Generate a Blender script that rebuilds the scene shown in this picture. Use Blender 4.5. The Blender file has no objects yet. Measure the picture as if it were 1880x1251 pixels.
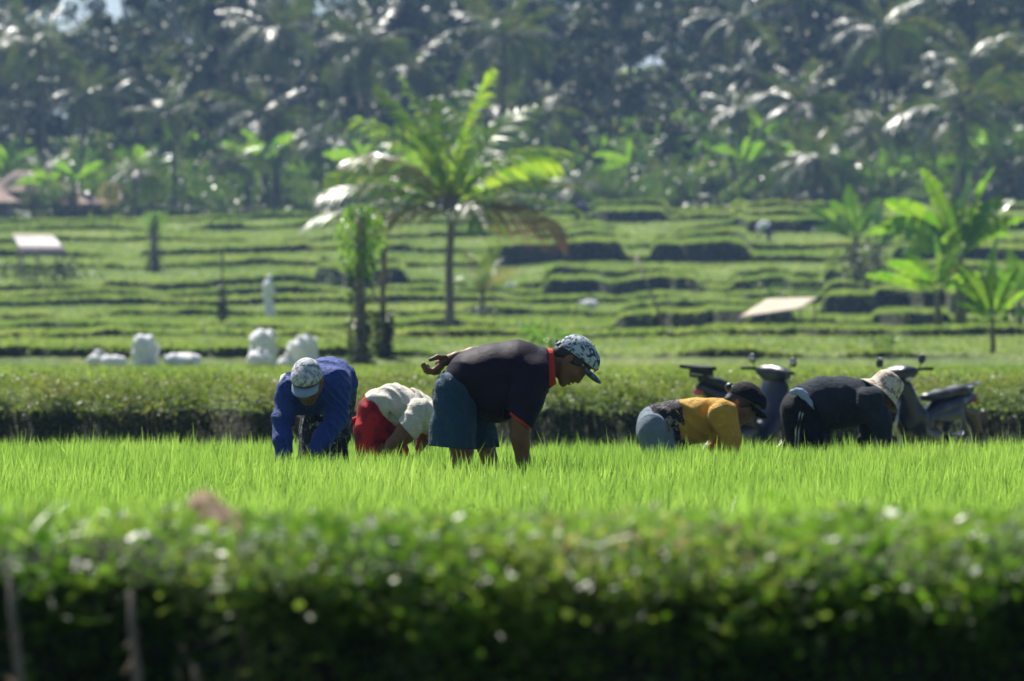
import bpy, math, random
import numpy as np
from mathutils import Vector, Matrix
random.seed(7); RNG = np.random.default_rng(11)
SC = bpy.context.scene
COL = SC.collection
R = math.radians

# ------------------------------------------------------------------ camera, sky, sun, exposure
FPX = 200.0/36.0*1880.0          # focal length in photograph pixels
EYE = 0.83                       # eye height over the paddy ground
HZ = 644.0                       # photograph row of the eye level
cam = bpy.data.cameras.new('camera'); cam_o = bpy.data.objects.new('camera', cam); COL.objects.link(cam_o)
cam.lens = 200; cam.sensor_width = 36; cam.clip_start = 0.1; cam.clip_end = 5000
cam_o.location = (0, 0, EYE); cam_o.rotation_euler = (R(90), 0, 0)
cam.shift_y = (HZ-625.5)/1880.0
cam.dof.use_dof = True; cam.dof.focus_distance = 28.2; cam.dof.aperture_fstop = 5.3
cam.dof.aperture_blades = 0
SC.camera = cam_o
SUN_EL, SUN_AZ = 52.0, -24.0     # azimuth clockwise from +Y: the sun stands behind the scene, a little left
w = bpy.data.worlds.new("World"); SC.world = w; w.use_nodes = True
nt = w.node_tree; bg = nt.nodes['Background']
sky = nt.nodes.new('ShaderNodeTexSky'); sky.sky_type = 'NISHITA'; sky.sun_disc = False
sky.sun_elevation = R(SUN_EL); sky.sun_rotation = R(SUN_AZ % 360); sky.altitude = 500
nt.links.new(sky.outputs[0], bg.inputs[0]); bg.inputs[1].default_value = 0.05
sl = bpy.data.lights.new('sun', 'SUN'); sl.energy = 5.0; sl.angle = R(0.5); sl.color = (1.0, 0.95, 0.86)
so = bpy.data.objects.new('sun', sl); COL.objects.link(so)
sd = Vector((math.sin(R(SUN_AZ))*math.cos(R(SUN_EL)), math.cos(R(SUN_AZ))*math.cos(R(SUN_EL)), math.sin(R(SUN_EL))))
so.rotation_euler = sd.to_track_quat('Z', 'Y').to_euler(); so.location = (0, 40, 60)
SC.view_settings.view_transform = 'Standard'; SC.view_settings.look = 'None'
SC.view_settings.gamma = 1; SC.view_settings.exposure = 0.9
SC.render.engine = 'CYCLES'
SC.cycles.use_denoising = True
SC.cycles.max_bounces = 8; SC.cycles.diffuse_bounces = 2; SC.cycles.glossy_bounces = 2
SC.cycles.transmission_bounces = 4; SC.cycles.volume_bounces = 0; SC.cycles.transparent_max_bounces = 6
SC.cycles.sample_clamp_indirect = 6; SC.cycles.caustics_reflective = False; SC.cycles.caustics_refractive = False

def W(px, py, d):                # photograph pixel + distance -> world point
    return Vector(((px-940)/FPX*d, d, EYE+(HZ-py)/FPX*d))

# ------------------------------------------------------------------ object helpers
def tag(o, label=None, cat=None, group=None, kind=None):
    if label: o['label'] = label
    if cat: o['category'] = cat
    if group: o['group'] = group
    if kind: o['kind'] = kind
    return o
def empty(name, loc, rz=0.0, **k):
    o = bpy.data.objects.new(name, None); o.empty_display_size = 0.2; COL.objects.link(o)
    o.location = loc; o.rotation_euler = (0, 0, rz); return tag(o, **k)
def mobj(name, me, mat, parent=None, smooth=True):
    if mat is not None: me.materials.append(mat)
    if smooth: me.polygons.foreach_set('use_smooth', np.ones(len(me.polygons), dtype=bool))
    o = bpy.data.objects.new(name, me); COL.objects.link(o)
    if parent is not None: o.parent = parent
    return o
def np_mesh(name, V, F):
    """V (n,3), F (m,k) all faces with k corners"""
    me = bpy.data.meshes.new(name)
    V = np.asarray(V, dtype=np.float32); F = np.asarray(F, dtype=np.int32)
    k = F.shape[1]; m = len(F)
    me.vertices.add(len(V)); me.vertices.foreach_set('co', V.ravel())
    me.loops.add(m*k); me.loops.foreach_set('vertex_index', F.ravel())
    me.polygons.add(m); me.polygons.foreach_set('loop_start', np.arange(0, m*k, k, dtype=np.int32))
    me.update(calc_edges=True); me.validate(); return me
def copy_tree(o, loc=None, rz=None, scale=None, label=None):
    c = o.copy(); COL.objects.link(c)
    for ch in o.children:
        d = ch.copy(); COL.objects.link(d); d.parent = c; d.matrix_parent_inverse = ch.matrix_parent_inverse
        for g in ch.children:
            e = g.copy(); COL.objects.link(e); e.parent = d
    if loc is not None: c.location = loc
    if rz is not None: c.rotation_euler = (0, 0, rz)
    if scale is not None: c.scale = (scale,)*3 if not hasattr(scale, '__len__') else scale
    if label: c['label'] = label
    return c

class MB:                        # simple polygon collector
    def __init__(s): s.v = []; s.f = []
    def add(s, vs, fs):
        n = len(s.v); s.v += [tuple(v) for v in vs]; s.f += [tuple(n+i for i in f) for f in fs]
    def tube(s, pts, rad, n=10, caps=True, sq=(1, 1)):
        pts = [Vector(p) for p in pts]; rad = rad if hasattr(rad, '__len__') else [rad]*len(pts)
        up = Vector((0.13, 0.2, 1)); vs = []
        for i, p in enumerate(pts):
            t = (pts[min(i+1, len(pts)-1)]-pts[max(i-1, 0)]).normalized()
            a = t.cross(up)
            if a.length < 0.05: a = t.cross(Vector((1, 0.1, 0)))
            a.normalize(); b = a.cross(t).normalized()
            for j in range(n):
                an = 2*math.pi*j/n
                vs.append(p+a*math.cos(an)*rad[i]*sq[0]+b*math.sin(an)*rad[i]*sq[1])
        fs = [(i*n+j, i*n+(j+1) % n, (i+1)*n+(j+1) % n, (i+1)*n+j) for i in range(len(pts)-1) for j in range(n)]
        if caps: fs += [tuple(range(n))[::-1], tuple((len(pts)-1)*n+j for j in range(n))]
        s.add(vs, fs)
    def box(s, c, h, M=None):
        c = Vector(c); vs = []
        for x in (-1, 1):
            for y in (-1, 1):
                for z in (-1, 1):
                    p = Vector((x*h[0], y*h[1], z*h[2]))
                    vs.append(c+(M @ p if M else p))
        s.add(vs, [(0, 1, 3, 2), (4, 6, 7, 5), (0, 4, 5, 1), (2, 3, 7, 6), (0, 2, 6, 4), (1, 5, 7, 3)])
    def grid(s, P):              # P[i][j]
        a = len(P); b = len(P[0]); s.add([p for r in P for p in r], [(i*b+j, i*b+j+1, (i+1)*b+j+1, (i+1)*b+j) for i in range(a-1) for j in range(b-1)])
    def ring(s, c, ax, R0, r, n=28, m=8, sc=(1, 1)):     # torus
        c = Vector(c); ax = Vector(ax).normalized(); a = ax.orthogonal().normalized(); b = ax.cross(a); vs = []
        for i in range(n):
            t = 2*math.pi*i/n; d = a*math.cos(t)+b*math.sin(t)
            for j in range(m):
                q = 2*math.pi*j/m; vs.append(c+d*(R0+r*math.cos(q)*sc[0])+ax*r*math.sin(q)*sc[1])
        s.add(vs, [(i*m+j, ((i+1) % n)*m+j, ((i+1) % n)*m+(j+1) % m, i*m+(j+1) % m) for i in range(n) for j in range(m)])
    def build(s, name, mat, parent=None, smooth=True, solid=0.0, bevel=0.0, sub=0):
        me = bpy.data.meshes.new(name); me.from_pydata(s.v, [], s.f); me.update()
        o = mobj(name, me, mat, parent, smooth)
        if solid: m = o.modifiers.new('solid', 'SOLIDIFY'); m.thickness = solid; m.offset = 0
        if bevel: m = o.modifiers.new('bevel', 'BEVEL'); m.width = bevel; m.segments = 2; m.limit_method = 'ANGLE'
        if sub: m = o.modifiers.new('sub', 'SUBSURF'); m.levels = sub; m.render_levels = sub
        return o

# ------------------------------------------------------------------ materials
def mat(name):
    m = bpy.data.materials.new(name); m.use_nodes = True
    return m, m.node_tree, m.node_tree.nodes['Principled BSDF']
def lk(t, a, b): t.links.new(a, b)
def ramp(t, src, stops, interp='LINEAR'):
    r = t.nodes.new('ShaderNodeValToRGB'); r.color_ramp.interpolation = interp
    el = r.color_ramp.elements
    while len(el) < len(stops): el.new(0.5)
    for e, (p, c) in zip(el, stops): e.position = p; e.color = (*c, 1)
    if src is not None: lk(t, src, r.inputs[0])
    return r.outputs[0]
def noise(t, scale, detail=3, rough=0.55, vec=None, kind='Object', sc=None, dist=0.0):
    n = t.nodes.new('ShaderNodeTexNoise'); n.inputs['Scale'].default_value = scale
    n.inputs['Detail'].default_value = detail; n.inputs['Roughness'].default_value = rough; n.inputs['Distortion'].default_value = dist
    if vec is None:
        tc = t.nodes.new('ShaderNodeTexCoord'); vec = tc.outputs[kind]
    if sc is not None:
        mp = t.nodes.new('ShaderNodeMapping'); mp.inputs['Scale'].default_value = sc; lk(t, vec, mp.inputs[0]); vec = mp.outputs[0]
    lk(t, vec, n.inputs['Vector']); return n.outputs[0]
def bump(t, b, h, strength, dist=0.01):
    n = t.nodes.new('ShaderNodeBump'); n.inputs['Strength'].default_value = strength; n.inputs['Distance'].default_value = dist
    lk(t, h, n.inputs['Height']); lk(t, n.outputs[0], b.inputs['Normal'])
def mixc(t, f, a, b, blend='MIX'):
    m = t.nodes.new('ShaderNodeMix'); m.data_type = 'RGBA'; m.blend_type = blend
    for k, v in ((0, f), (6, a), (7, b)):
        if hasattr(v, 'is_linked') or isinstance(v, bpy.types.NodeSocket): lk(t, v, m.inputs[k])
        elif k == 0: m.inputs[0].default_value = v
        else: m.inputs[k].default_value = (*v, 1)
    return m.outputs[2]
def leafmat(name, stops, tstops, tfac=0.45, rough=0.42, spec=0.5, nscale=0.0):
    """leaf: random colour per blade, part of the light passes through"""
    m, t, b = mat(name)
    g = t.nodes.new('ShaderNodeNewGeometry'); src = g.outputs['Random Per Island']
    if nscale:
        nz = noise(t, nscale, 2, 0.5, g.outputs['Position'])
        mm = t.nodes.new('ShaderNodeMath'); mm.operation = 'MULTIPLY_ADD'; lk(t, nz, mm.inputs[0]); mm.inputs[1].default_value = 1.3; mm.inputs[2].default_value = -0.4
        m2 = t.nodes.new('ShaderNodeMath'); m2.operation = 'MULTIPLY_ADD'; lk(t, src, m2.inputs[0]); m2.inputs[1].default_value = 0.5; lk(t, mm.outputs[0], m2.inputs[2]); m2.use_clamp = True
        src = m2.outputs[0]
    lk(t, ramp(t, src, stops), b.inputs['Base Color'])
    b.inputs['Roughness'].default_value = rough; b.inputs['Specular IOR Level'].default_value = spec
    tr = t.nodes.new('ShaderNodeBsdfTranslucent'); lk(t, ramp(t, src, tstops), tr.inputs[0])
    mx = t.nodes.new('ShaderNodeMixShader'); mx.inputs[0].default_value = tfac
    lk(t, b.outputs[0], mx.inputs[1]); lk(t, tr.outputs[0], mx.inputs[2])
    lk(t, mx.outputs[0], t.nodes['Material Output'].inputs[0]); return m
def plain(name, col, rough=0.7, metal=0.0, spec=0.5, var=0.15, nscale=6.0, bumps=0.0, bscale=40, coat=0.0, bdist=0.004):
    m, t, b = mat(name)
    n = noise(t, nscale, 4)
    c0 = tuple(max(0, x*(1-var)) for x in col); c1 = tuple(min(1, x*(1+var)) for x in col)
    lk(t, ramp(t, n, [(0.3, c0), (0.7, c1)]), b.inputs['Base Color'])
    b.inputs['Roughness'].default_value = rough; b.inputs['Metallic'].default_value = metal
    b.inputs['Specular IOR Level'].default_value = spec
    if coat: b.inputs['Coat Weight'].default_value = coat; b.inputs['Coat Roughness'].default_value = 0.06
    if bumps: bump(t, b, noise(t, bscale, 4), bumps, bdist)
    return m
def cloth(name, col, rough=0.85, var=0.12, fold=0.5, scale=9, sc=(1, 1, 1), sheen=0.06, crease=0.5):
    m, t, b = mat(name)
    n = noise(t, 5, 4)
    lk(t, ramp(t, n, [(0.3, tuple(x*(1-var) for x in col)), (0.7, tuple(min(1, x*(1+var)) for x in col))]), b.inputs['Base Color'])
    b.inputs['Roughness'].default_value = rough; b.inputs['Specular IOR Level'].default_value = 0.25 if max(col) > 0.08 else 0.10
    b.inputs['Sheen Weight'].default_value = sheen if max(col) > 0.08 else 0.015
    n1 = noise(t, scale, 3, 0.5, sc=sc, dist=0.6)
    n2 = noise(t, scale*1.6, 2, 0.5, sc=(sc[0]*1.0, sc[1]*.6, sc[2]*2.6), dist=2.2)
    rg = ramp(t, n2, [(0.44, (0, 0, 0)), (0.50, (1, 1, 1)), (0.56, (0, 0, 0))])
    ad = t.nodes.new('ShaderNodeMath'); ad.operation = 'MULTIPLY_ADD'; lk(t, rg, ad.inputs[0]); ad.inputs[1].default_value = -crease*.5; lk(t, n1, ad.inputs[2])
    bump(t, b, ad.outputs[0], fold, 0.025); return m
def patterned(name, stops, scale, detail=2, dist=0.8, fold=0.4, sc=None, rough=0.85, vor=False):
    m, t, b = mat(name)
    if vor:
        v = t.nodes.new('ShaderNodeTexVoronoi'); v.inputs['Scale'].default_value = scale
        tc = t.nodes.new('ShaderNodeTexCoord'); lk(t, tc.outputs['Object'], v.inputs['Vector']); s_ = v.outputs['Distance']
    else: s_ = noise(t, scale, detail, 0.5, dist=dist, sc=sc)
    lk(t, ramp(t, s_, stops, 'CONSTANT'), b.inputs['Base Color'])
    b.inputs['Roughness'].default_value = rough; b.inputs['Specular IOR Level'].default_value = 0.25
    bump(t, b, noise(t, 10, 3), fold, 0.015); return m

M = {}
M['rice'] = leafmat('rice_leaf', [(0, (0.07, 0.14, 0.02)), (0.6, (0.17, 0.28, 0.055)), (1, (0.29, 0.36, 0.11))],
                    [(0, (0.16, 0.34, 0.04)), (0.6, (0.37, 0.62, 0.085)), (1, (0.55, 0.74, 0.16))], 0.55, 0.40, 0.4, 1.2)
M['terrace'] = leafmat('terrace_grass', [(0, (0.055, 0.11, 0.02)), (0.5, (0.14, 0.21, 0.042)), (1, (0.28, 0.29, 0.085))],
                       [(0, (0.12, 0.24, 0.035)), (0.5, (0.30, 0.45, 0.065)), (1, (0.52, 0.56, 0.12))], 0.45, 0.55, 0.3, 0.14)
M['weed'] = leafmat('weed_leaf', [(0, (0.015, 0.05, 0.010)), (0.5, (0.06, 0.135, 0.02)), (0.88, (0.15, 0.20, 0.05)), (1, (0.24, 0.19, 0.11))],
                    [(0, (0.04, 0.15, 0.01)), (0.5, (0.20, 0.42, 0.025)), (0.88, (0.42, 0.54, 0.08)), (1, (0.42, 0.32, 0.17))], 0.42, 0.42, 0.36, 2.6)
M['bankweed'] = leafmat('bank_leaf', [(0, (0.025, 0.045, 0.012)), (0.5, (0.075, 0.105, 0.025)), (0.8, (0.19, 0.185, 0.06)), (1, (0.22, 0.16, 0.10))],
                    [(0, (0.08, 0.17, 0.015)), (0.5, (0.2, 0.3, 0.03)), (0.8, (0.36, 0.38, 0.08)), (1, (0.36, 0.26, 0.14))], 0.4, 0.5, 0.3, 1.4)
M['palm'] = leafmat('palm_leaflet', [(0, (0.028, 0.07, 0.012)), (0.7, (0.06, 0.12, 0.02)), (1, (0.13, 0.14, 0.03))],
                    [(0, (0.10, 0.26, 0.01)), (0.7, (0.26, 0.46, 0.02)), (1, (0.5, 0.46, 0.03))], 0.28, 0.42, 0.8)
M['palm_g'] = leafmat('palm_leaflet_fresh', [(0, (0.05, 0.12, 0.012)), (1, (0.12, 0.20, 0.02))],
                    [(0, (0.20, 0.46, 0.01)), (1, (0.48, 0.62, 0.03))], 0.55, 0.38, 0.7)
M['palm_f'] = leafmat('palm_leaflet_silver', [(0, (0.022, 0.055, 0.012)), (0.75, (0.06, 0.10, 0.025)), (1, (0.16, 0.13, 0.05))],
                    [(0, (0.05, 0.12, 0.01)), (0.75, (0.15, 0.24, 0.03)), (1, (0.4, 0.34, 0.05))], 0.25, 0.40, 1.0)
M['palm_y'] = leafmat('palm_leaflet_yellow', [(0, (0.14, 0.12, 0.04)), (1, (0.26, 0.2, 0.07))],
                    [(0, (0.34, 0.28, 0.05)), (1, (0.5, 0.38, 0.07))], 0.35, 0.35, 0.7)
M['palm_d'] = leafmat('palm_leaflet_dry', [(0, (0.10, 0.055, 0.04)), (1, (0.2, 0.12, 0.09))],
                    [(0, (0.18, 0.09, 0.06)), (1, (0.28, 0.16, 0.1))], 0.3, 0.5, 0.5)
M['banana'] = leafmat('banana_leaf', [(0, (0.03, 0.09, 0.012)), (1, (0.07, 0.16, 0.02))],
                      [(0, (0.14, 0.38, 0.01)), (1, (0.34, 0.56, 0.03))], 0.5, 0.30, 0.8)
M['broad'] = leafmat('broad_leaf', [(0, (0.012, 0.028, 0.010)), (0.7, (0.035, 0.06, 0.018)), (1, (0.10, 0.11, 0.03))],
                     [(0, (0.02, 0.06, 0.01)), (0.7, (0.07, 0.13, 0.02)), (1, (0.25, 0.25, 0.04))], 0.22, 0.5, 0.3)
M['shrub'] = leafmat('shrub_leaf', [(0, (0.03, 0.07, 0.014)), (0.7, (0.07, 0.13, 0.03)), (1, (0.16, 0.17, 0.05))],
                     [(0, (0.07, 0.2, 0.015)), (0.7, (0.18, 0.34, 0.03)), (1, (0.34, 0.36, 0.06))], 0.4, 0.33, 0.8)
M['bark'] = plain('palm_bark', (0.16, 0.14, 0.12), 0.9, var=0.3, nscale=9, bumps=0.5, bscale=14, bdist=0.03)
M['stem'] = plain('banana_stem', (0.12, 0.12, 0.06), 0.7, var=0.4, nscale=4)
M['straw'] = leafmat('dry_straw', [(0, (0.40, 0.29, 0.22)), (1, (0.62, 0.48, 0.38))], [(0, (0.5, 0.34, 0.24)), (1, (0.7, 0.54, 0.4))], 0.4, 0.7, 0.3)
M['wood'] = plain('grey_wood', (0.20, 0.17, 0.14), 0.85, var=0.3, nscale=8, bumps=0.3)
M['sack'] = cloth('white_sack', (0.86, 0.86, 0.88), 0.7, 0.05, 0.8, 5)
# ground: grass on the flat, dark weedy earth where it is steep
m, t, b = mat('ground')
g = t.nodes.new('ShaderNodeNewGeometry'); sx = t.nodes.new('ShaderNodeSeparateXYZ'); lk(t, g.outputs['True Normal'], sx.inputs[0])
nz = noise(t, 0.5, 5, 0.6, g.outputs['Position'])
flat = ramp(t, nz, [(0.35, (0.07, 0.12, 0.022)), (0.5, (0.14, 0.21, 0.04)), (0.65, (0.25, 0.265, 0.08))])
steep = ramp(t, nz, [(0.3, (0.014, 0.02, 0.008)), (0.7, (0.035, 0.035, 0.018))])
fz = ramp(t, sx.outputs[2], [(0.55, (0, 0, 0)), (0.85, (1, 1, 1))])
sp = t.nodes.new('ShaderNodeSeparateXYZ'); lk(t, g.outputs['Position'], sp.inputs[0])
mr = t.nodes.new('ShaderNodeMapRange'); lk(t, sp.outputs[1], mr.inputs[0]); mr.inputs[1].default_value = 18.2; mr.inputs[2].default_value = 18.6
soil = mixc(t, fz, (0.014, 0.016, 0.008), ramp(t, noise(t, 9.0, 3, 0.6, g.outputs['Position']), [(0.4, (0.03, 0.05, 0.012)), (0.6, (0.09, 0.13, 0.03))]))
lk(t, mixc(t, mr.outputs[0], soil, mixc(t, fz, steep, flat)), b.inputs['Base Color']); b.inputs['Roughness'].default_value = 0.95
bump(t, b, noise(t, 3.0, 6, 0.7, g.outputs['Position']), 0.9, 0.2); M['ground'] = m
m, t, b = mat('paddy_mud'); n = noise(t, 3, 4)
lk(t, ramp(t, n, [(0.3, (0.035, 0.03, 0.018)), (0.7, (0.07, 0.065, 0.03))]), b.inputs['Base Color']); b.inputs['Roughness'].default_value = 0.5; M['mud'] = m
def skinmat(name, col):
    m, t, b = mat(name); n = noise(t, 14, 4)
    lk(t, ramp(t, n, [(0.3, tuple(c*0.75 for c in col)), (0.7, tuple(c*1.2 for c in col))]), b.inputs['Base Color'])
    b.inputs['Roughness'].default_value = 0.55; b.inputs['Specular IOR Level'].default_value = 0.3; b.inputs['Subsurface Weight'].default_value = 0.08
    b.inputs['Subsurface Radius'].default_value = (0.01, 0.004, 0.002); bump(t, b, noise(t, 90, 3), 0.25, 0.003); return m
M['skin'] = skinmat('brown_skin', (0.19, 0.092, 0.052))
M['skin2'] = skinmat('tan_skin', (0.19, 0.10, 0.062))
M['hair'] = plain('black_hair', (0.012, 0.010, 0.010), 0.45, var=0.3, nscale=60, bumps=0.6, bscale=120)

# ------------------------------------------------------------------ blade / leaf scatter (numpy)
def unit(a): return a/np.maximum(np.linalg.norm(a, axis=-1, keepdims=True), 1e-9)
def blades(P, D, L, Wd, S=None, bend=None, segs=2, prof=None):
    """P base, D direction, L length, Wd width, S side vector, bend tip offset (as fraction of L)"""
    N = len(P); P = np.asarray(P, float); D = unit(np.asarray(D, float))
    if S is None:
        a = RNG.uniform(0, 2*np.pi, N); S = np.stack([np.cos(a), np.sin(a), np.zeros(N)], 1)
    S = unit(S-D*np.sum(S*D, 1, keepdims=True))
    if bend is None: bend = np.zeros((N, 3))
    if prof is None: prof = [1.0]+[0.85]*(segs-1)+[0.0]
    V = np.zeros((N, 2*(segs+1), 3), np.float32)
    for i in range(segs+1):
        tt = i/segs
        c = P+(D*tt+bend*tt*tt)*L[:, None]
        hw = (Wd*0.5*max(prof[i], 0.04))[:, None]
        V[:, 2*i] = c-S*hw; V[:, 2*i+1] = c+S*hw
    q = np.array([[2*i, 2*i+1, 2*i+3, 2*i+2] for i in range(segs)])
    F = (np.arange(N)[:, None, None]*(2*(segs+1))+q[None]).reshape(-1, 4)
    return V.reshape(-1, 3), F
def join(parts):
    Vs, Fs, n = [], [], 0
    for V, F in parts: Vs.append(V); Fs.append(F+n); n += len(V)
    return np.concatenate(Vs), np.concatenate(Fs)
def vnoise(x, seed=0, oct=4, f0=1.0):
    r = np.random.default_rng(seed); s = np.zeros_like(x, dtype=float); a = 1.0
    for o in range(oct):
        s += a*np.sin(x*f0*(1.9**o)+r.uniform(0, 7))*np.sin(x*f0*(1.9**o)*0.37+r.uniform(0, 7)); a *= 0.6
    return s/1.6

# ------------------------------------------------------------------ the ground: one sheet
us = np.concatenate([np.arange(-3000, -200, 80), np.arange(-200, 2100, 7), np.arange(2100, 4900, 80)]).astype(float)
def bumps(spans, u, base):
    th = np.zeros_like(u)+base
    for a, bb, h in spans:
        e = 8.0
        wdt = 1/(1+np.exp(-(u-a)/e*2.2))*1/(1+np.exp((u-bb)/e*2.2))
        th = np.maximum(th, h*wdt)
    return th
RIS = [(656, 5, [(-3000, 660, 18)]), (619, 4, [(700, 1250, 7), (1290, 4900, 13)]),
       (604, 3, [(1130, 1460, 28), (1600, 1745, 25), (-600, 400, 6)]),
       (581, 3, [(1510, 1860, 34), (460, 620, 7), (860, 975, 16), (700, 820, 9)]),
       (558, 3, [(-3000, 640, 12), (640, 820, 15), (980, 1110, 11)]),
       (545, 3, [(1000, 1285, 28), (500, 640, 8), (1340, 1540, 20)]),
       (531, 3, [(190, 600, 14), (580, 745, 36), (-900, 150, 9), (1850, 3000, 25)]),
       (487, 3, [(890, 1145, 38), (1195, 1375, 40), (400, 520, 9), (1640, 1900, 25)]),
       (462, 3, [(380, 570, 14), (260, 370, 9), (1400, 1500, 8), (-900, 60, 10)]),
       (437, 3, [(1345, 1545, 24), (780, 920, 11), (1700, 1900, 18), (-300, 100, 8)]),
       (413, 3, [(1090, 1225, 23), (375, 450, 13), (1240, 1400, 9)]),
       (398, 2, [(1000, 1100, 10), (1500, 1620, 8), (500, 640, 5)])]
Y2D = [(398, 326), (450, 296), (500, 265), (545, 243), (585, 215), (610, 170), (632, 128), (656, 119)]
yy = [a for a, _ in Y2D]; dd = [b_ for _, b_ in Y2D]
def zof(y, d): return EYE+(HZ-y)/FPX*d
ntilt = lambda u: 1.0+0.055*np.clip((u-900)/900, -1.2, 1.2)    # the hill climbs to the right
rows = []                                                       # each row: (d array, z array) over us
X0 = us
one = np.ones_like(us)
def lipy(x):                     # the lip of the near bank wanders, with two bites taken out of it
    g_ = lambda c, w_: np.exp(-((x-c)/w_)**2)
    return 10.98+0.05*np.sin(x*3.1)+0.02*np.sin(x*9.3+1)+0.40*g_(-0.76, 0.22)+0.22*g_(-0.30, 0.16)+0.12*g_(0.5, 0.2)+0.28*g_(1.12, 0.3)+.3*g_(-1.5, .3)
nA = vnoise(us, 3, 4, 0.006)
def row(d, z): rows.append((one*d, one*z))
for d_, z_ in ((-60, -0.9), (-10, -0.9), (6, -0.9), (9.6, -0.92), (10.3, -0.75), (10.5, -0.35)): row(d_, z_)
nn = vnoise(us, 5, 5, 0.02)
LR = lipy((us-940)/FPX*60); row(LR, 0.0); row(LR+0.02, 0.37); row(LR+0.10, 0.43+0.012*np.sin(us*.05)); row(LR+0.3, 0.455); row(LR+0.7, 0.45)
row(13.2, 0.385); row(15.0, 0.30); row(18.0, 0.22); row(18.25, 0.02); row(18.6, 0.0); row(26, 0.0); row(34.6+0.5*nA, 0.0)
row(35.0+0.5*nA, 0.06); row(35.5+0.5*nA, 0.05); row(37, -0.12); row(46, -0.22); row(55.0+0.5*nA, -0.20)
row(55.4+0.5*nA, -0.12); row(55.5+0.5*nA, 0.24+0.03*nn); row(55.9+0.5*nA, 0.38+0.04*nA); row(58, 0.44); row(70, 0.46)
row(95, 0.46); row(112, 0.47); row(117, 0.48)
ylast = one*660.0; dlast = one*117.0
lasty = None; LIPS = []
for k, (yb, base, spans) in enumerate(RIS):
    wig = 5.0*vnoise(us, 20+k, 4, 0.008)*(1 if k else 0.3)
    yb_ = yb+wig
    if lasty is not None: yb_ = np.minimum(yb_, lasty-6)
    th = bumps(spans, us, np.clip(8.5+8*vnoise(us, 140+k, 3, 0.014), 1.5, 15)*(0.7 if k > 8 else 1.0))*(1+0.18*vnoise(us, 40+k, 3, 0.02))
    d_ = np.interp(yb_, yy, dd)+0.6*vnoise(us, 60+k, 3, 0.03)
    if lasty is not None: d_ = np.maximum(d_, lastd+3.0)
    s_ = ntilt(us)
    Z = lambda y, d: EYE+(HZ-y)*s_/FPX*d
    yt = yb_-th
    if lasty is not None:                       # tread: a few rows, slightly uneven
        for f_ in (0.25, 0.5, 0.75):
            dm = lastd+(d_-lastd)*f_; ym = lasty+(yb_-lasty)*f_
            rows.append((dm, Z(ym, dm)+0.05*vnoise(us, 90+k+int(f_*9), 4, 0.05)))
    rows.append((d_, Z(yb_, d_)))
    rows.append((d_+0.04, Z(yb_-th*0.45, d_+0.04)))
    rows.append((d_+0.10, Z(yb_-th*0.93, d_+0.10)+0.02*vnoise(us, 70+k, 3, 0.2)))
    rows.append((d_+0.5, Z(yt, d_+0.5))); LIPS.append((d_+0.12, Z(yb_-th*0.93, d_+0.1), th*d_/FPX))
    lasty, lastd = yt, d_+0.5
s_ = ntilt(us); hk = 0.62+0.38/(1+np.exp(-(us-560)/160))
for d_, y_ in ((334, 391), (345, 380), (372, 350), (410, 300), (455, 240), (520, 165), (600, 130)):
    rows.append((one*d_, EYE+(HZ-(391-(391-y_)*hk))*s_/FPX*d_))
rows.append((one*700, rows[-1][1]-15)); rows.append((one*1400, one*-10)); rows.append((one*4000, one*-20))
ND, NU = len(rows), len(us)
DD = np.stack([r[0] for r in rows]); ZZ = np.stack([r[1] for r in rows])
XX = (us[None]-940)/FPX*np.maximum(DD, 60)
GV = np.stack([XX, DD, ZZ], 2)
idx = np.arange(ND*NU).reshape(ND, NU)
GF = np.stack([idx[:-1, :-1], idx[:-1, 1:], idx[1:, 1:], idx[1:, :-1]], -1).reshape(-1, 4)
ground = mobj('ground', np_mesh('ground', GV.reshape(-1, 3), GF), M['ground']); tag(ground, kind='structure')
def gz(x, y):                    # height of the ground under a point
    j = (x/np.maximum(max(y, 60), 60))*FPX+940
    iu = int(np.clip(np.searchsorted(us, j)-1, 0, NU-2))
    col = DD[:, iu]; i = int(np.clip(np.searchsorted(col, y)-1, 0, ND-2))
    f_ = (y-DD[i, iu])/max(DD[i+1, iu]-DD[i, iu], 1e-6)
    return float(ZZ[i, iu]*(1-f_)+ZZ[i+1, iu]*f_)
def ground_points(n, d0, d1, u0, u1, power=1.0):
    """random points on the ground sheet, spread by area"""
    P = []
    rr = np.where((DD.mean(1) >= d0) & (DD.mean(1) <= d1))[0]; i0, i1 = rr[0], rr[-1]
    cc = np.where((us >= u0) & (us <= u1))[0]; j0, j1 = cc[0], cc[-1]
    A = GV[i0:i1+1, j0:j1+1]
    e1 = A[1:, :-1]-A[:-1, :-1]; e2 = A[:-1, 1:]-A[:-1, :-1]
    ar = np.linalg.norm(np.cross(e1, e2), axis=2).ravel()**power
    k = RNG.choice(len(ar), n, p=ar/ar.sum()); i, j = np.unravel_index(k, e1.shape[:2])
    a = RNG.uniform(0, 1, n)[:, None]; b_ = RNG.uniform(0, 1, n)[:, None]
    p = (A[i, j]*(1-a)+A[i+1, j]*a)*(1-b_)+(A[i, j+1]*(1-a)+A[i+1, j+1]*a)*b_
    nrm = unit(np.cross(e2[i, j], e1[i, j])); nrm *= np.sign(nrm[:, 2:3]+1e-9)
    return p, nrm
mb = MB(); mb.grid([[(-22+44*i/10, 18.3+16.2*j/10, 0.012) for j in range(11)] for i in range(11)][::1])
mud = mb.build('paddy_mud', M['mud']); tag(mud, kind='structure')

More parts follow.
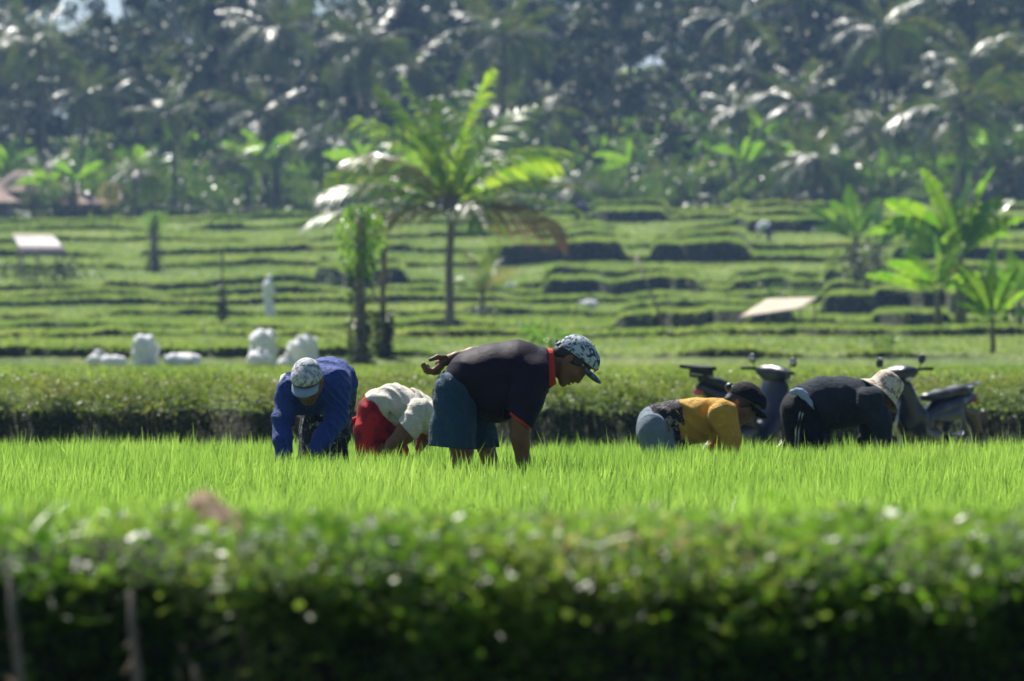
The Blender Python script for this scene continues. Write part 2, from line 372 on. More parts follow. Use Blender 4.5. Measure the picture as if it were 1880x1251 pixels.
# ------------------------------------------------------------------ rice field (stuff)
def rice():
    N = 215000
    y = 17.9+17.1*RNG.uniform(0, 1, N)**0.92
    x = RNG.uniform(-1, 1, N)*(1.9+y*0.105)
    # the seedlings stand in loose clumps
    cx = np.round(x/0.11)*0.11+0.02*np.sin(y*31); cy = np.round(y/0.11)*0.11
    h1 = np.abs(np.modf(np.sin(np.round(x/0.11)*127.1+np.round(y/0.11)*311.7)*43758.5)[0])
    f_ = RNG.uniform(0.2, 0.95, N)
    x = cx+(x-cx)*f_; y = cy+(y-cy)*f_
    y = y+0.25*np.sin(x*1.7)*(y > 33)
    hh = 0.31+0.035*np.exp(-((y-27.2)/1.6)**2)+0.03*np.sin(x*1.1+0.7)*np.sin(y*0.9)+0.018*np.sin(x*5.3)*np.sin(y*4.1)
    L = hh*(0.84+0.20*h1)*(0.80+0.27*RNG.beta(2.2, 2.0, N)); tall = RNG.uniform(0, 1, N) < 0.012; L = np.where(tall, L*1.22, L)
    L = np.where((h1 < 0.10) & (y < 33), L*0.5, L)
    P = np.stack([x, y, np.zeros(N)+0.005], 1)
    D = np.stack([RNG.normal(0, 0.13, N)+0.03, RNG.normal(0, 0.13, N), np.ones(N)], 1)
    a = RNG.uniform(0, 2*np.pi, N); be = np.stack([np.cos(a), np.sin(a), -0.25*np.ones(N)], 1)*(RNG.gamma(1.6, 0.11, N))[:, None]
    V, F = blades(P, D, L, RNG.uniform(0.0045, 0.0085, N), None, be, 3, [0.6, 1, 0.8, 0])
    o = mobj('rice_seedlings', np_mesh('rice_seedlings', V, F), M['rice'], None, False)
    tag(o, 'bright yellow-green young rice filling the flooded field around the workers', 'rice', kind='stuff')
rice()
# ------------------------------------------------------------------ hillside grass (stuff)
def terrace_grass():
    p, nr = ground_points(230000, 117, 336, -260, 2140, 0.85)
    n = len(p)
    cl = np.sin(p[:, 0]*1.3)*np.sin(p[:, 1]*0.7+1)+np.sin(p[:, 0]*0.41+2)*np.sin(p[:, 1]*0.23)
    L = (0.045+0.02*cl+0.075*RNG.uniform(0, 1, n))*(0.5+p[:, 1]/330); L = np.clip(L, 0.03, 0.3)*np.where(nr[:, 2] < 0.7, 0.35, 1)
    D = nr*0.5+np.stack([RNG.normal(0, 0.35, n), RNG.normal(0, 0.35, n), np.ones(n)], 1)
    be = np.stack([RNG.normal(0, 0.25, n), RNG.normal(0, 0.25, n), -0.2*np.ones(n)], 1)
    V, F = blades(p-nr*0.02, D, L, RNG.uniform(0.035, 0.08, n)*(0.5+p[:, 1]/330), None, be, 2, [0.8, 1, 0.0])
    o = mobj('terrace_grass', np_mesh('terrace_grass', V, F), M['terrace'], None, False)
    tag(o, 'short green grass and rice covering the terraces of the hillside', 'grass', kind='stuff')
    PL, HL = [], []
    for dl, zl, hl in LIPS:
        q = RNG.uniform(-150, 2030, 5200); dd_ = np.interp(q, us, dl); zz_ = np.interp(q, us, zl); hh_ = np.interp(q, us, hl)
        q_ = hh_ > .09; q, dd_, zz_, hh_ = q[q_], dd_[q_], zz_[q_], hh_[q_]
        f_ = RNG.uniform(0, 1, len(q)); f_ = np.where(RNG.uniform(0, 1, len(q)) < .72, 0, f_)
        PL.append(np.stack([(q-940)/FPX*dd_, dd_-.02-.05*f_+.25*RNG.uniform(0, 1, len(q))*(f_ == 0), zz_-f_*hh_*.8], 1)); HL.append(hh_)
    p = np.concatenate(PL); hh_ = np.concatenate(HL); n = len(p); cl = np.sin(p[:, 0]*2.3+p[:, 1])*np.sin(p[:, 0]*.9)
    L = np.clip((.10+.13*RNG.uniform(0, 1, n)+.06*cl)*(p[:, 1]/260+.25), .05, .4)
    D = np.stack([RNG.normal(0, .45, n), RNG.normal(-.35, .4, n), np.abs(RNG.normal(.7, .4, n))], 1)
    be = np.stack([RNG.normal(0, .3, n), RNG.normal(-.25, .3, n), -.7*RNG.uniform(0, 1, n)], 1)
    V, F = blades(p, D, L, RNG.uniform(.04, .10, n)*(.4+p[:, 1]/330), None, be, 3, [.8, 1, .7, 0])
    o = mobj('terrace_edge_grass', np_mesh('terrace_edge_grass', V, F), M['terrace'], None, False)
    tag(o, 'ragged longer grass hanging over the edges of the terrace banks', 'grass', kind='stuff')
    p, nr = ground_points(60000, 56.2, 119, -500, 2400, 0.8); n = len(p)
    L = RNG.uniform(0.05, 0.15, n); D = np.stack([RNG.normal(0, 0.35, n), RNG.normal(0, 0.35, n), np.ones(n)], 1)
    be = np.stack([RNG.normal(0, 0.3, n), RNG.normal(0, 0.3, n), -0.2*np.ones(n)], 1)
    V, F = blades(p, D, L, RNG.uniform(0.012, 0.04, n), None, be, 2, [0.8, 1, 0.0])
    o = mobj('meadow_grass', np_mesh('meadow_grass', V, F), M['terrace'], None, False)
    tag(o, 'rough grass on the level ground where the white sacks lie', 'grass', kind='stuff')
terrace_grass()
# ------------------------------------------------------------------ weeds of the two banks (stuff)
def weeds_at(p, nr, out, Lr, Wr, leafy=0.6, droop=0.6, up=0.7):
    n = len(p); k = int(n*leafy)
    D = nr*0.8+np.stack([RNG.normal(0, 0.6, n), RNG.normal(0, 0.5, n), np.abs(RNG.normal(up, 0.4, n))], 1)
    L = RNG.uniform(*Lr, n)*np.where(RNG.uniform(0, 1, n) < 0.1, 1.5, 1)
    V1, F1 = blades(p[k:], D[k:], L[k:], RNG.uniform(0.12, 0.2, n-k)*Wr, None,
                    np.stack([RNG.normal(0, 0.4, n-k), RNG.normal(0, 0.4, n-k), -droop*RNG.uniform(0, 1, n-k)], 1), 4, [0.7, 1, 0.9, 0.55, 0])
    # short broad leaves standing on thin stalks
    hgt = RNG.uniform(0, 1, k)**1.6*Lr[1]*0.8
    q = p[:k]+unit(D[:k])*hgt[:, None]
    D2 = np.stack([RNG.normal(0, 1, k), RNG.normal(0, 1, k), RNG.normal(0.1, 0.5, k)], 1)
    V2, F2 = blades(q, D2, RNG.uniform(0.5, 1.25, k)*Wr, RNG.uniform(0.3, 0.7, k)*Wr, np.stack([RNG.normal(0, 1, k), RNG.normal(0, 1, k), RNG.normal(0, 0.4, k)], 1), None, 4, [0.15, 0.85, 1, 0.7, 0])
    return join([(V1, F1), (V2, F2)])
def bank_stuff():
    n = 120000
    x = RNG.uniform(-2.6, 2.6, n); y = np.concatenate([RNG.uniform(0, 1, n//2)*5.0, RNG.uniform(0.04, 1.0, n-n//2)])
    y = np.where(np.arange(n) < n//2, lipy(x)+0.1+(18.4-lipy(x)-0.1)*y/5.0, lipy(x)+y)
    z = np.interp(y-lipy(x), [0, .02, .1, .3, .7], [0, .37, .43, .455, .45]); z = np.where(y > lipy(x)+.7, np.interp(y, [11.7, 13.2, 15, 18, 18.3], [.45, .385, .30, .22, .02]), z)
    nrm = np.stack([np.zeros(n), np.where(y < lipy(x)+.15, 0.5, -0.05), np.ones(n)*0.6], 1)
    p = np.stack([x, y, z], 1)
    lump = np.sin(x*4.3+1.0+np.sin(y*3))*np.sin(y*5.7+x)+0.6*np.sin(x*11.1+y*3)*np.sin(y*9+1)
    keep = RNG.uniform(0, 1, n) < np.clip(0.65+0.6*lump, 0.22, 1)
    p = p[keep]; nrm = nrm[keep]; n = len(p)
    V, F = weeds_at(p[:n], unit(nrm), None, (0.015, 0.07), 0.024, 0.5)
    o = mobj('bund_weeds', np_mesh('bund_weeds', V, F), M['weed'], None, False)
    tag(o, 'blurred tangle of broad-leaved weeds and grass on the near bank', 'weeds', kind='stuff')
    # longer grass standing and arching over the whole bank
    n = 15000; x = RNG.uniform(-2.7, 2.7, n); f_ = RNG.uniform(0, 1, n); y = lipy(x)+0.08+(18.5-lipy(x))*f_
    keep = RNG.uniform(0, 1, n) < np.clip(.5+.7*np.sin(x*7+y*2)*np.sin(y*3.3+x*3), .1, 1); x, y = x[keep], y[keep]; n = len(x)
    z = np.interp(y, [11, 11.7, 13.2, 15, 18, 18.3], [.455, .45, .385, .30, .22, .02]); p = np.stack([x, y, z-.01], 1)
    be = np.stack([RNG.normal(0, .4, n), RNG.normal(-.1, .35, n), -.55*RNG.uniform(0, 1, n)], 1)
    V, F = blades(p, np.stack([RNG.normal(0, .4, n), RNG.normal(-.05, .35, n), np.ones(n)], 1), RNG.uniform(.05, .15, n)*(1+.4*(y > 15)), RNG.uniform(.004, .009, n), None, be, 4, [.6, 1, .9, .6, 0])
    o = mobj('bund_grass', np_mesh('bund_grass', V, F), M['rice'], None, False)
    tag(o, 'longer loose grass blades arching over the blurred near bank', 'grass', kind='stuff')
    # the steep face towards the camera
    n = 26000; x = RNG.uniform(-2.6, 2.6, n); tt = RNG.uniform(0, 1, n)**0.8
    y = np.interp(tt, [0, .3, .6, 1], [-.12, -.04, 0, 0.03])+lipy(x); z = np.interp(tt, [0, .3, .6, 1], [-0.1, 0.08, 0.25, 0.40])
    p = np.stack([x, y, z], 1); nrm = np.stack([np.zeros(n), -np.ones(n), 0.3*np.ones(n)], 1)
    V, F = weeds_at(p, unit(nrm), None, (0.012, 0.04), 0.024, 0.5, 1.6, -0.9)
    n2 = 5200; x = RNG.uniform(-2.6, 2.6, n2); z = .45-.27*RNG.uniform(0, 1, n2)**1.7
    p2 = np.stack([x, lipy(x)+.05-.10*RNG.uniform(0, 1, n2)*(.51-z)/.2, z], 1); cl_ = np.sin(x*9+1.3)*np.sin(x*3.7)+.5*np.sin(x*23)
    k_ = RNG.uniform(0, 1, n2) < np.clip(.25+.5*cl_+.6*np.exp(-((x+.05)/.13)**2)+.4*np.exp(-((x-.42)/.16)**2), .05, 1); p2 = p2[k_]
    V2, F2 = weeds_at(p2, np.tile([0, -.8, .3], (len(p2), 1)), None, (0.03, 0.085), 0.032, 0.6, 1.2, .2)
    G = [(V, F), (V2, F2)]
    for cx, cw, dp, zl, m_ in ((-.10, .10, .17, .20, 420), (-.20, .05, .12, .26, 160), (.04, .07, .14, .24, 240), (-.35, .06, .13, .27, 200), (.25, .07, .13, .25, 240), (.47, .10, .16, .22, 380), (.70, .06, .12, .27, 180),
                               (.88, .07, .16, .24, 260), (-.89, .04, .13, .22, 150), (-.66, .05, .10, .30, 140), (-.52, .04, .09, .27, 110), (1.3, .1, .15, .22, 260), (-1.3, .1, .15, .22, 260)):
        q = RNG.uniform(0, 1, m_)**1.3; xx = cx+RNG.normal(0, cw, m_)*(1-.5*q); zz = .46-(.46-zl)*q+RNG.normal(0, .012, m_)
        yy_ = lipy(xx)-dp*np.sin(np.pi*(.15+.75*q))*RNG.uniform(.2, 1.0, m_)+.03
        pc = np.stack([xx, yy_, zz], 1); G.append(weeds_at(pc, np.tile([0, -.7, .5], (m_, 1)), None, (0.03, 0.10), 0.036, 0.6, 1.3, .4))
    V, F = join(G)
    o = mobj('bank_face_weeds', np_mesh('bank_face_weeds', V, F), M['weed'], None, False)
    tag(o, 'dark shaded creepers and leaves hanging down the near bank face', 'weeds', kind='stuff')
    # the bank behind the workers
    n = 110000; x = RNG.uniform(-8.5, 8.5, n); tt = RNG.uniform(0, 1, n)**0.75
    nA_ = np.interp(x/60*FPX+940, us, nA)
    y = np.interp(tt, [0, .15, .4, .6, .75, 1], [55.0, 55.4, 55.5, 55.9, 57, 61])+0.5*nA_
    z = np.interp(tt, [0, .15, .4, .6, .75, 1], [-0.2, -0.12, 0.24, 0.38, 0.42, 0.44])
    p = np.stack([x, y, z], 1); nrm = np.stack([np.zeros(n), np.where(tt < 0.42, -1.0, 0), np.ones(n)*0.4], 1)
    cl = np.sin(x*1.9+1)*np.sin(x*4.7+y)+.6*np.sin(x*9.1+y*2); k_ = RNG.uniform(0, 1, n) < np.clip(.8+.4*cl, .5, 1); p, nrm, tt, cl = p[k_], nrm[k_], tt[k_], cl[k_]; p[:, 2] += np.clip(cl, 0, 1)*.06*(tt > .4)
    a_ = tt < .5; V, F = join([weeds_at(p[~a_], unit(nrm)[~a_], None, (0.05, 0.19), 0.045, 0.22, 0.6, 0.6), weeds_at(p[a_], unit(nrm)[a_], None, (0.03, 0.09), 0.05, 0.5, 1.2, -.2)])
    o = mobj('far_bank_weeds', np_mesh('far_bank_weeds', V, F), M['bankweed'], None, False)
    tag(o, 'yellowish brush and weeds over the dark bank behind the workers', 'weeds', kind='stuff')
bank_stuff()
def straw():
    base = W(405, 985, 11.7); n = 1300
    root = empty('straw_clump', (base.x, base.y, 0.45), label='drooping clump of pale brown dry straw on the near bank edge', cat='straw')
    tt = RNG.uniform(0, 1, n)
    P = np.stack([-0.05+0.10*tt+RNG.normal(0, 0.012, n), -.25*tt+RNG.normal(0, 0.03, n), 0.075-0.10*tt+RNG.normal(0, 0.01, n)], 1)
    D = np.stack([RNG.normal(0.6, 0.4, n), RNG.normal(-0.3, 0.4, n), RNG.normal(-0.1, 0.35, n)], 1)
    be = np.stack([RNG.normal(0.2, 0.2, n), RNG.normal(-0.1, 0.2, n), -0.9*np.ones(n)], 1)
    V, F = blades(P, D, RNG.uniform(0.03, 0.07, n), RNG.uniform(0.003, 0.006, n), None, be, 4, [0.7, 1, 1, 0.7, 0.1])
    mobj('stalks', np_mesh('stalks', V, F), M['straw'], root, False)
straw()
def dead_stem(px, y0, y1, d, lean, label):
    d = d-2.15; a = W(px, y1, d); bse = W(px+lean, y0, d)
    r = empty('dead_stem', bse, label=label, cat='stem')
    mb = MB(); mb.tube([(0, 0, 0), ((a-bse)*0.35)+Vector((0.005, 0, 0)), (a-bse)*0.7, a-bse], [0.010, 0.009, 0.008, 0.004], 8)
    mb.build('stalk', M['wood'], r)
    n = 6; P = np.array([list((a-bse)*random.uniform(0.2, 1)) for _ in range(n)])
    D = RNG.normal(0, 1, (n, 3)); V, F = blades(P, D, RNG.uniform(.02, .04, n), np.full(n, .007), None, None, 3, [0.3, 1, 0.8, 0])
    mobj('foliage', np_mesh('foliage', V, F), M['straw'], r, False)
dead_stem(240, 1330, 1085, 13.05, 12, 'pale brown dry stem standing against the dark near bank')
dead_stem(18, 1330, 1060, 13.1, 20, 'dry stem against the near bank at the left picture edge')
# big single leaves and grass plants that stand out of the near bank
def bank_plant(px, py, d, n, L, wid, spread, label, m='weed', col='leafy weed'):
    b0 = W(px, py, d); r = empty('weed_plant', b0, label=label, cat='weed')
    P = np.zeros((n, 3)); a = RNG.uniform(0, 2*np.pi, n)
    D = np.stack([np.cos(a)*spread, np.sin(a)*spread, np.ones(n)], 1)
    be = np.stack([np.cos(a)*0.35, np.sin(a)*0.35, -0.45*np.ones(n)], 1)
    V, F = blades(P, D, RNG.uniform(0.7, 1.1, n)*L, RNG.uniform(0.8, 1.1, n)*wid, None, be, 6, [0.35, 0.8, 1, 1, 0.8, 0.5, 0])
    mobj('foliage', np_mesh('foliage', V, F), M[m], r, False)
bank_plant(790, 1040, 11.4, 11, 0.19, 0.018, 0.45, 'tall blurred green grass plant in the middle of the near bank')
bank_plant(905, 1060, 11.15, 10, 0.14, 0.022, 0.7, 'arching bright green grass tuft just right of the tall near grass plant')
bank_plant(1570, 960, 12.6, 6, 0.09, 0.045, 0.5, 'yellow-green broad-leaved weed on the near bank top at right')
bank_plant(1720, 1050, 11.4, 5, 0.12, 0.030, 0.9, 'drooping long-leaved weed low on the near bank at far right', 'weed')
bank_plant(1090, 1040, 11.5, 6, 0.10, 0.030, 0.8, 'light green broad-bladed weed on the near bank right of centre')
bank_plant(180, 990, 11.9, 9, 0.12, 0.014, 0.4, 'grass tuft on the near bank left of the straw clump')

# ------------------------------------------------------------------ bodies: blended fields turned into one surface
class Fld:
    """field over (px, depth px, -py): primitives blend smoothly, the zero surface becomes a mesh"""
    def __init__(s, lo, hi, res):
        s.res = res; s.lo = np.array([lo[0], lo[1], -hi[2]], float); s.hi = np.array([hi[0], hi[1], -lo[2]], float)
        s.n = np.ceil((s.hi-s.lo)/res).astype(int)+1; s.f = np.full(s.n, 1e3, np.float32)
    @staticmethod
    def c(p): return np.array([p[0], p[1], -p[2]], float)     # (px, depth, py)
    def _sub(s, lo, hi):
        a = np.clip(np.floor((lo-s.lo)/s.res).astype(int), 0, s.n); b_ = np.clip(np.ceil((hi-s.lo)/s.res).astype(int)+1, 0, s.n)
        sl_ = tuple(slice(int(x), int(y)) for x, y in zip(a, b_))
        ax = [s.lo[i]+s.res*np.arange(a[i], b_[i]) for i in range(3)]
        return sl_, (ax[0][:, None, None], ax[1][None, :, None], ax[2][None, None, :])
    def _put(s, sl_, d, k, mode):
        if d.size == 0: return
        f = s.f[sl_]
        if mode == 'sub': d = -d; h = np.clip(0.5-0.5*(f-d)/k, 0, 1); r = f*(1-h)+d*h+k*h*(1-h)
        else: h = np.clip(0.5+0.5*(f-d)/k, 0, 1); r = f*(1-h)+d*h-k*h*(1-h)
        s.f[sl_] = r
    def cone(s, a, b_, ra, rb, k=5, sc=(1, 1, 1), mode='add'):
        a = s.c(a); b_ = s.c(b_); sc = np.array([sc[0], sc[1], sc[2]], float); m_ = max(ra, rb)*sc+k+3*s.res
        sl_, (X, Y, Z) = s._sub(np.minimum(a, b_)-m_, np.maximum(a, b_)+m_)
        A = a/sc; B = b_/sc; D = B-A; L2 = max(D @ D, 1e-6)
        x, y, z = X/sc[0]-A[0], Y/sc[1]-A[1], Z/sc[2]-A[2]
        t_ = np.clip((x*D[0]+y*D[1]+z*D[2])/L2, 0, 1)
        d = np.sqrt((x-t_*D[0])**2+(y-t_*D[1])**2+(z-t_*D[2])**2)-(ra+(rb-ra)*t_)
        s._put(sl_, d*min(1.0, sc.min()), k, mode)
    def chain(s, pts, rad, k=5, sc=(1, 1, 1)):
        for i in range(len(pts)-1): s.cone(pts[i], pts[i+1], rad[i], rad[i+1], k, sc)
    def ell(s, c_, r, Rm=None, k=4, mode='add'):
        c_ = s.c(c_); r = np.array(r, float); Rm = np.eye(3) if Rm is None else Rm
        m_ = (np.abs(Rm) @ r)+k+3*s.res if True else r.max()
        sl_, (X, Y, Z) = s._sub(c_-m_, c_+m_)
        x, y, z = X-c_[0], Y-c_[1], Z-c_[2]
        q = [x*Rm[0, i]+y*Rm[1, i]+z*Rm[2, i] for i in range(3)]
        k0 = np.sqrt(sum((q[i]/r[i])**2 for i in range(3))); k1 = np.sqrt(sum((q[i]/r[i]**2)**2 for i in range(3)))
        s._put(sl_, k0*(k0-1)/np.maximum(k1, 1e-6), k, mode)
    def cut(s, p, n, k=1.5):            # keep the side n points away from
        p = s.c(p); n = np.array([n[0], n[1], -n[2]], float); n /= np.linalg.norm(n)
        sl_, (X, Y, Z) = s._sub(s.lo, s.hi)
        d = (X-p[0])*n[0]+(Y-p[1])*n[1]+(Z-p[2])*n[2]
        s.f = np.maximum(s.f, d.astype(np.float32))
    def folds(s, amp, freqs, seed=1):
        sl_, (X, Y, Z) = s._sub(s.lo, s.hi); r = np.random.default_rng(seed); acc = 0
        for (kx, ky, kz, a) in freqs:
            wv = 0.9*np.sin(X*0.035+r.uniform(0, 6)+Z*0.03)+0.9*np.sin(Y*0.04+r.uniform(0, 6)+X*0.02)
            mask = np.clip(0.45+0.75*np.sin(X*0.047+Y*0.03+r.uniform(0, 6))*np.sin(Z*0.055-Y*0.04+r.uniform(0, 6))+0.2*np.sin(X*.11+Z*.09), 0, 1.2)
            acc = acc+a*mask*(np.abs(np.sin((X*kx+Y*ky+Z*kz)*0.75+wv*2.2+r.uniform(0, 6)))**1.2-0.35)
        s.f = s.f+(1.7*amp*acc).astype(np.float32)
    def verts(s):
        f = s.f; inside = f < 0; nx, ny, nz = f.shape
        cnt = np.zeros((nx-1, ny-1, nz-1), np.int8)
        for a in (0, 1):
            for b_ in (0, 1):
                for c_ in (0, 1): cnt += inside[a:nx-1+a, b_:ny-1+b_, c_:nz-1+c_]
        act = (cnt > 0) & (cnt < 8); I = np.argwhere(act); idm = np.full(act.shape, -1, np.int64); idm[act] = np.arange(len(I))
        acc = np.zeros((len(I), 3)); num = np.zeros(len(I))
        cor = [(a, b_, c_) for a in (0, 1) for b_ in (0, 1) for c_ in (0, 1)]
        val = {q: f[I[:, 0]+q[0], I[:, 1]+q[1], I[:, 2]+q[2]] for q in cor}
        for q in cor:
            for ax in range(3):
                if q[ax]: continue
                q2 = list(q); q2[ax] = 1; q2 = tuple(q2)
                fa, fb = val[q], val[q2]; cr = (fa < 0) != (fb < 0)
                t_ = np.where(cr, fa/np.where(cr, fa-fb, 1), 0)
                for i in range(3): acc[:, i] += np.where(cr, q[i]+(t_ if i == ax else 0), 0)
                num += cr
        V = (I+acc/num[:, None])*s.res+s.lo
        Fc = []
        for ax in range(3):
            o1, o2 = (ax+1) % 3, (ax+2) % 3
            sh = [slice(None)]*3; sh[ax] = slice(0, -1); sh2 = [slice(None)]*3; sh2[ax] = slice(1, None)
            ch = inside[tuple(sh)] != inside[tuple(sh2)]
            E = np.argwhere(ch); E = E[(E[:, o1] > 0) & (E[:, o2] > 0) & (E[:, o1] < f.shape[o1]-1) & (E[:, o2] < f.shape[o2]-1)]
            if not len(E): continue
            def cell(d1, d2):
                q = E.copy(); q[:, o1] -= d1; q[:, o2] -= d2; return idm[q[:, 0], q[:, 1], q[:, 2]]
            quad = np.stack([cell(1, 1), cell(0, 1), cell(0, 0), cell(1, 0)], 1)
            ins = inside[E[:, 0], E[:, 1], E[:, 2]]; quad[~ins] = quad[~ins][:, ::-1]; Fc.append(quad)
        return V, np.concatenate(Fc)
    def build(s, name, material, parent, fr, smooth=2):
        V, Fq = s.verts()
        o = mobj(name, np_mesh(name, fr.local(V), Fq), material, parent)
        if smooth: m_ = o.modifiers.new('smooth', 'SMOOTH'); m_.factor = 0.5; m_.iterations = smooth
        return o
class Frame:
    """photograph pixels at distance d <-> metres around a base point on the ground"""
    def __init__(s, px, d, zg): s.S = FPX/d; s.d = d; s.base = Vector(((px-940)/s.S, d, zg)); s.k = s.S/370.4
    def local(s, V):
        return np.stack([(V[:, 0]-940)/s.S-s.base.x, V[:, 1]/s.S, EYE+(HZ+V[:, 2])/s.S-s.base.z], 1)
    def p(s, px, dy, py): return Vector(((px-940)/s.S-s.base.x, dy/s.S, EYE+(HZ-py)/s.S-s.base.z))
    def y0(s): return HZ+(EYE-s.base.z)*s.S                  # row of the ground
def basis(fwd, up):                     # columns: forward, side, up in field space
    f = np.array(fwd, float); f /= np.linalg.norm(f); u = np.array(up, float); u -= f*(u @ f); u /= np.linalg.norm(u)
    return np.stack([f, np.cross(u, f), u], 1)
def head(F, C, B, k, open_mouth=True, neck=None):
    """F field, C centre (px, dy, py), B basis, k pixel scale"""
    c0 = np.array([C[0], C[1], -C[2]], float)
    def P(u, w_, v): q = c0+B @ (np.array([u, w_, v])*k); return (q[0], q[1], -q[2])
    F.ell(P(-3, 0, 8), (37*k, 28*k, 34*k), B, 3*k)
    F.ell(P(10, 0, -12), (25*k, 24*k, 31*k), B, 6*k)
    for s_ in (-1, 1):
        F.cone(P(-2, 22*s_, -18), P(24, 8*s_, -37), 8*k, 7*k, 6*k)      # jaw
        F.ell(P(24, 14*s_, -10), (9*k, 9*k, 9*k), B, 5*k)               # cheek
        F.ell(P(31, 10*s_, 8), (5*k, 9*k, 4*k), B, 4*k)                 # brow
    F.ell(P(26, 0, -38), (8*k, 9*k, 7*k), B, 5*k)                       # chin
    F.cone(P(32, 0, 4), P(38, 0, -13), 3.2*k, 4.6*k, 4*k)               # nose
    for s_ in (-1, 1):
        F.ell(P(35, 5*s_, -15), (4.5*k, 3.6*k, 3.4*k), B, 2.5*k)
        F.ell(P(35, 11*s_, -0.5), (6*k, 6.5*k, 4.2*k), B, 3*k, 'sub')   # eye sockets
        F.ell(P(28.5, 11*s_, -1), (5.6*k, 6*k, 5*k), B, 1.5*k)          # lids and eyeball
        F.ell(P(-4, 28.5*s_, -6), (6.5*k, 3.2*k, 10*k), B, 2*k)         # ear
        F.ell(P(-2, 31.5*s_, -5), (3*k, 2*k, 5.5*k), B, 1.5*k, 'sub')
    F.ell(P(33, 0, -22), (5.4*k, 9*k, 3*k), B, 2*k)                     # lips
    F.ell(P(31.5, 0, -29), (5.2*k, 8*k, 3.2*k), B, 2*k)
    if open_mouth: F.ell(P(37, 0, -25.6), (6*k, 6*k, 1.5*k), B, 1*k, 'sub')
    if neck: F.cone(P(-12, 0, -20), neck, 20*k, 21*k, 8*k)
    return P
def hand(F, wrist, palm_dir, palm_n, k, curl=0.5, side=1, spread=0.16, thumb_up=None):
    """palm plus four bent fingers and a thumb"""
    w0 = np.array([wrist[0], wrist[1], -wrist[2]], float); D = np.array(palm_dir, float); D /= np.linalg.norm(D)
    Nn = np.array(palm_n, float); Nn -= D*(Nn @ D); Nn /= np.linalg.norm(Nn); Sd = np.cross(Nn, D)*side
    t3 = lambda q: (q[0], q[1], -q[2])
    B = np.stack([D, Sd, Nn], 1)
    F.ell(t3(w0+D*17*k), (19*k, 14*k, 6*k), B, 4*k)
    for i, (off, ln) in enumerate(((10.5, 27), (3.6, 30), (-3.4, 28), (-10, 22))):
        q = w0+D*30*k+Sd*off*k; d_ = D+Sd*off/10*spread; ang = 0; prev = q
        for j, fr_ in enumerate((0.44, 0.32, 0.26)):
            ang += curl*(0.75 if j == 0 else 1.0)+0.04*i
            dj = d_*math.cos(ang)+Nn*math.sin(ang); dj /= np.linalg.norm(dj); nx = prev+dj*ln*fr_*k
            F.cone(t3(prev), t3(nx), (3.9-0.4*j)*k, (3.6-0.45*j)*k, 1.2*k); prev = nx
    q = w0+D*9*k+Sd*10*k; d1 = D*0.65+Sd*0.75+Nn*(0.25+curl*0.4); d1 /= np.linalg.norm(d1); q2 = q+d1*15*k
    d2 = D*0.95+Sd*0.2+Nn*0.35; d2 /= np.linalg.norm(d2); q3 = q2+d2*14*k
    F.cone(t3(q-D*2*k), t3(q2), 5.6*k, 4.4*k, 4*k); F.cone(t3(q2), t3(q3), 4.3*k, 3.2*k, 1.2*k)
def headpt(C, B, k, fr):
    c0 = np.array([C[0], C[1], -C[2]], float)
    def P(u, w_, v):
        q = c0+B @ (np.array([u, w_, v], float)*k); return fr.p(q[0], q[1], -q[2])
    return P
def cap(fr, C, B, k, material, parent, button=True, tilt=0.0, brim_len=27, brim_mat=None, patch=None, strap=True, lift=0):
    """baseball cap: crown shell cut along the rim, curved brim, strap at the back"""
    c0 = np.array([C[0], C[1], -C[2]], float)
    def P(u, w_, v): q = c0+B @ (np.array([u, w_, v])*k); return (q[0], q[1], -q[2])
    lo = c0-56*k; hi = c0+56*k
    F = Fld((lo[0], lo[1], -hi[2]), (hi[0], hi[1], -lo[2]), 1.5*k)
    F.ell(P(-2, 0, 8+lift), (41.5*k, 33.5*k, 38.5*k), B, 1)
    F.ell(P(18, 0, 20+lift), (22*k, 27*k, 24*k), B, 8*k)
    F.ell(P(-2, 0, 5+lift), (38.8*k, 30.8*k, 37*k), B, 0.5, 'sub')
    n = B @ np.array([0.40, 0, -0.92]); q = P(8, 0, 11+lift)
    F.cut(q, (n[0], n[1], -n[2]))
    F.f = np.maximum(F.f, -1e9)
    o = F.build('cap', material, parent, fr, 1)
    H = headpt(C, B, k, fr); mb = MB(); rows_ = []
    for i in range(15):
        a = -1.12+2.24*i/14; rr = []
        for j in range(7):
            r_ = j/6; ln = brim_len*(math.cos(a*0.98)**0.45)*r_
            u = 38*math.cos(a)+ln+1.0; w_ = 31*math.sin(a)*(1-0.03*r_)
            v = 15.5+lift-1.5*r_+tilt*r_ - 9.0*math.sin(a)**2-7*r_*math.sin(a)**2+2.5*math.sin(r_*2.6)
            rr.append(H(u-2, w_, v))
        rows_.append(rr)
    mb.grid(rows_); mb.build('brim', brim_mat or material, o, True, solid=0.008*k/fr.S*370)
    if button:
        mb = MB(); mb.ring(H(-2, 0, 46.6+lift), H(-2, 0, 50)-H(-2, 0, 40), 0.002, 0.004, 10, 6); mb.build('button', brim_mat or material, o)
    if strap:
        mb = MB(); rr = [[H(-41.5*math.cos(a)*1.0-1.0, 33*math.sin(a), vv+lift+7*math.sin(a)**2) for vv in (-12, -4)] for a in [x*0.12 for x in range(-4, 5)]]
        mb.grid(rr); mb.box(H(-44, 0, -8+lift), (0.006, 0.012, 0.012)); mb.build('strap', material, o, True, solid=0.004)
    return o
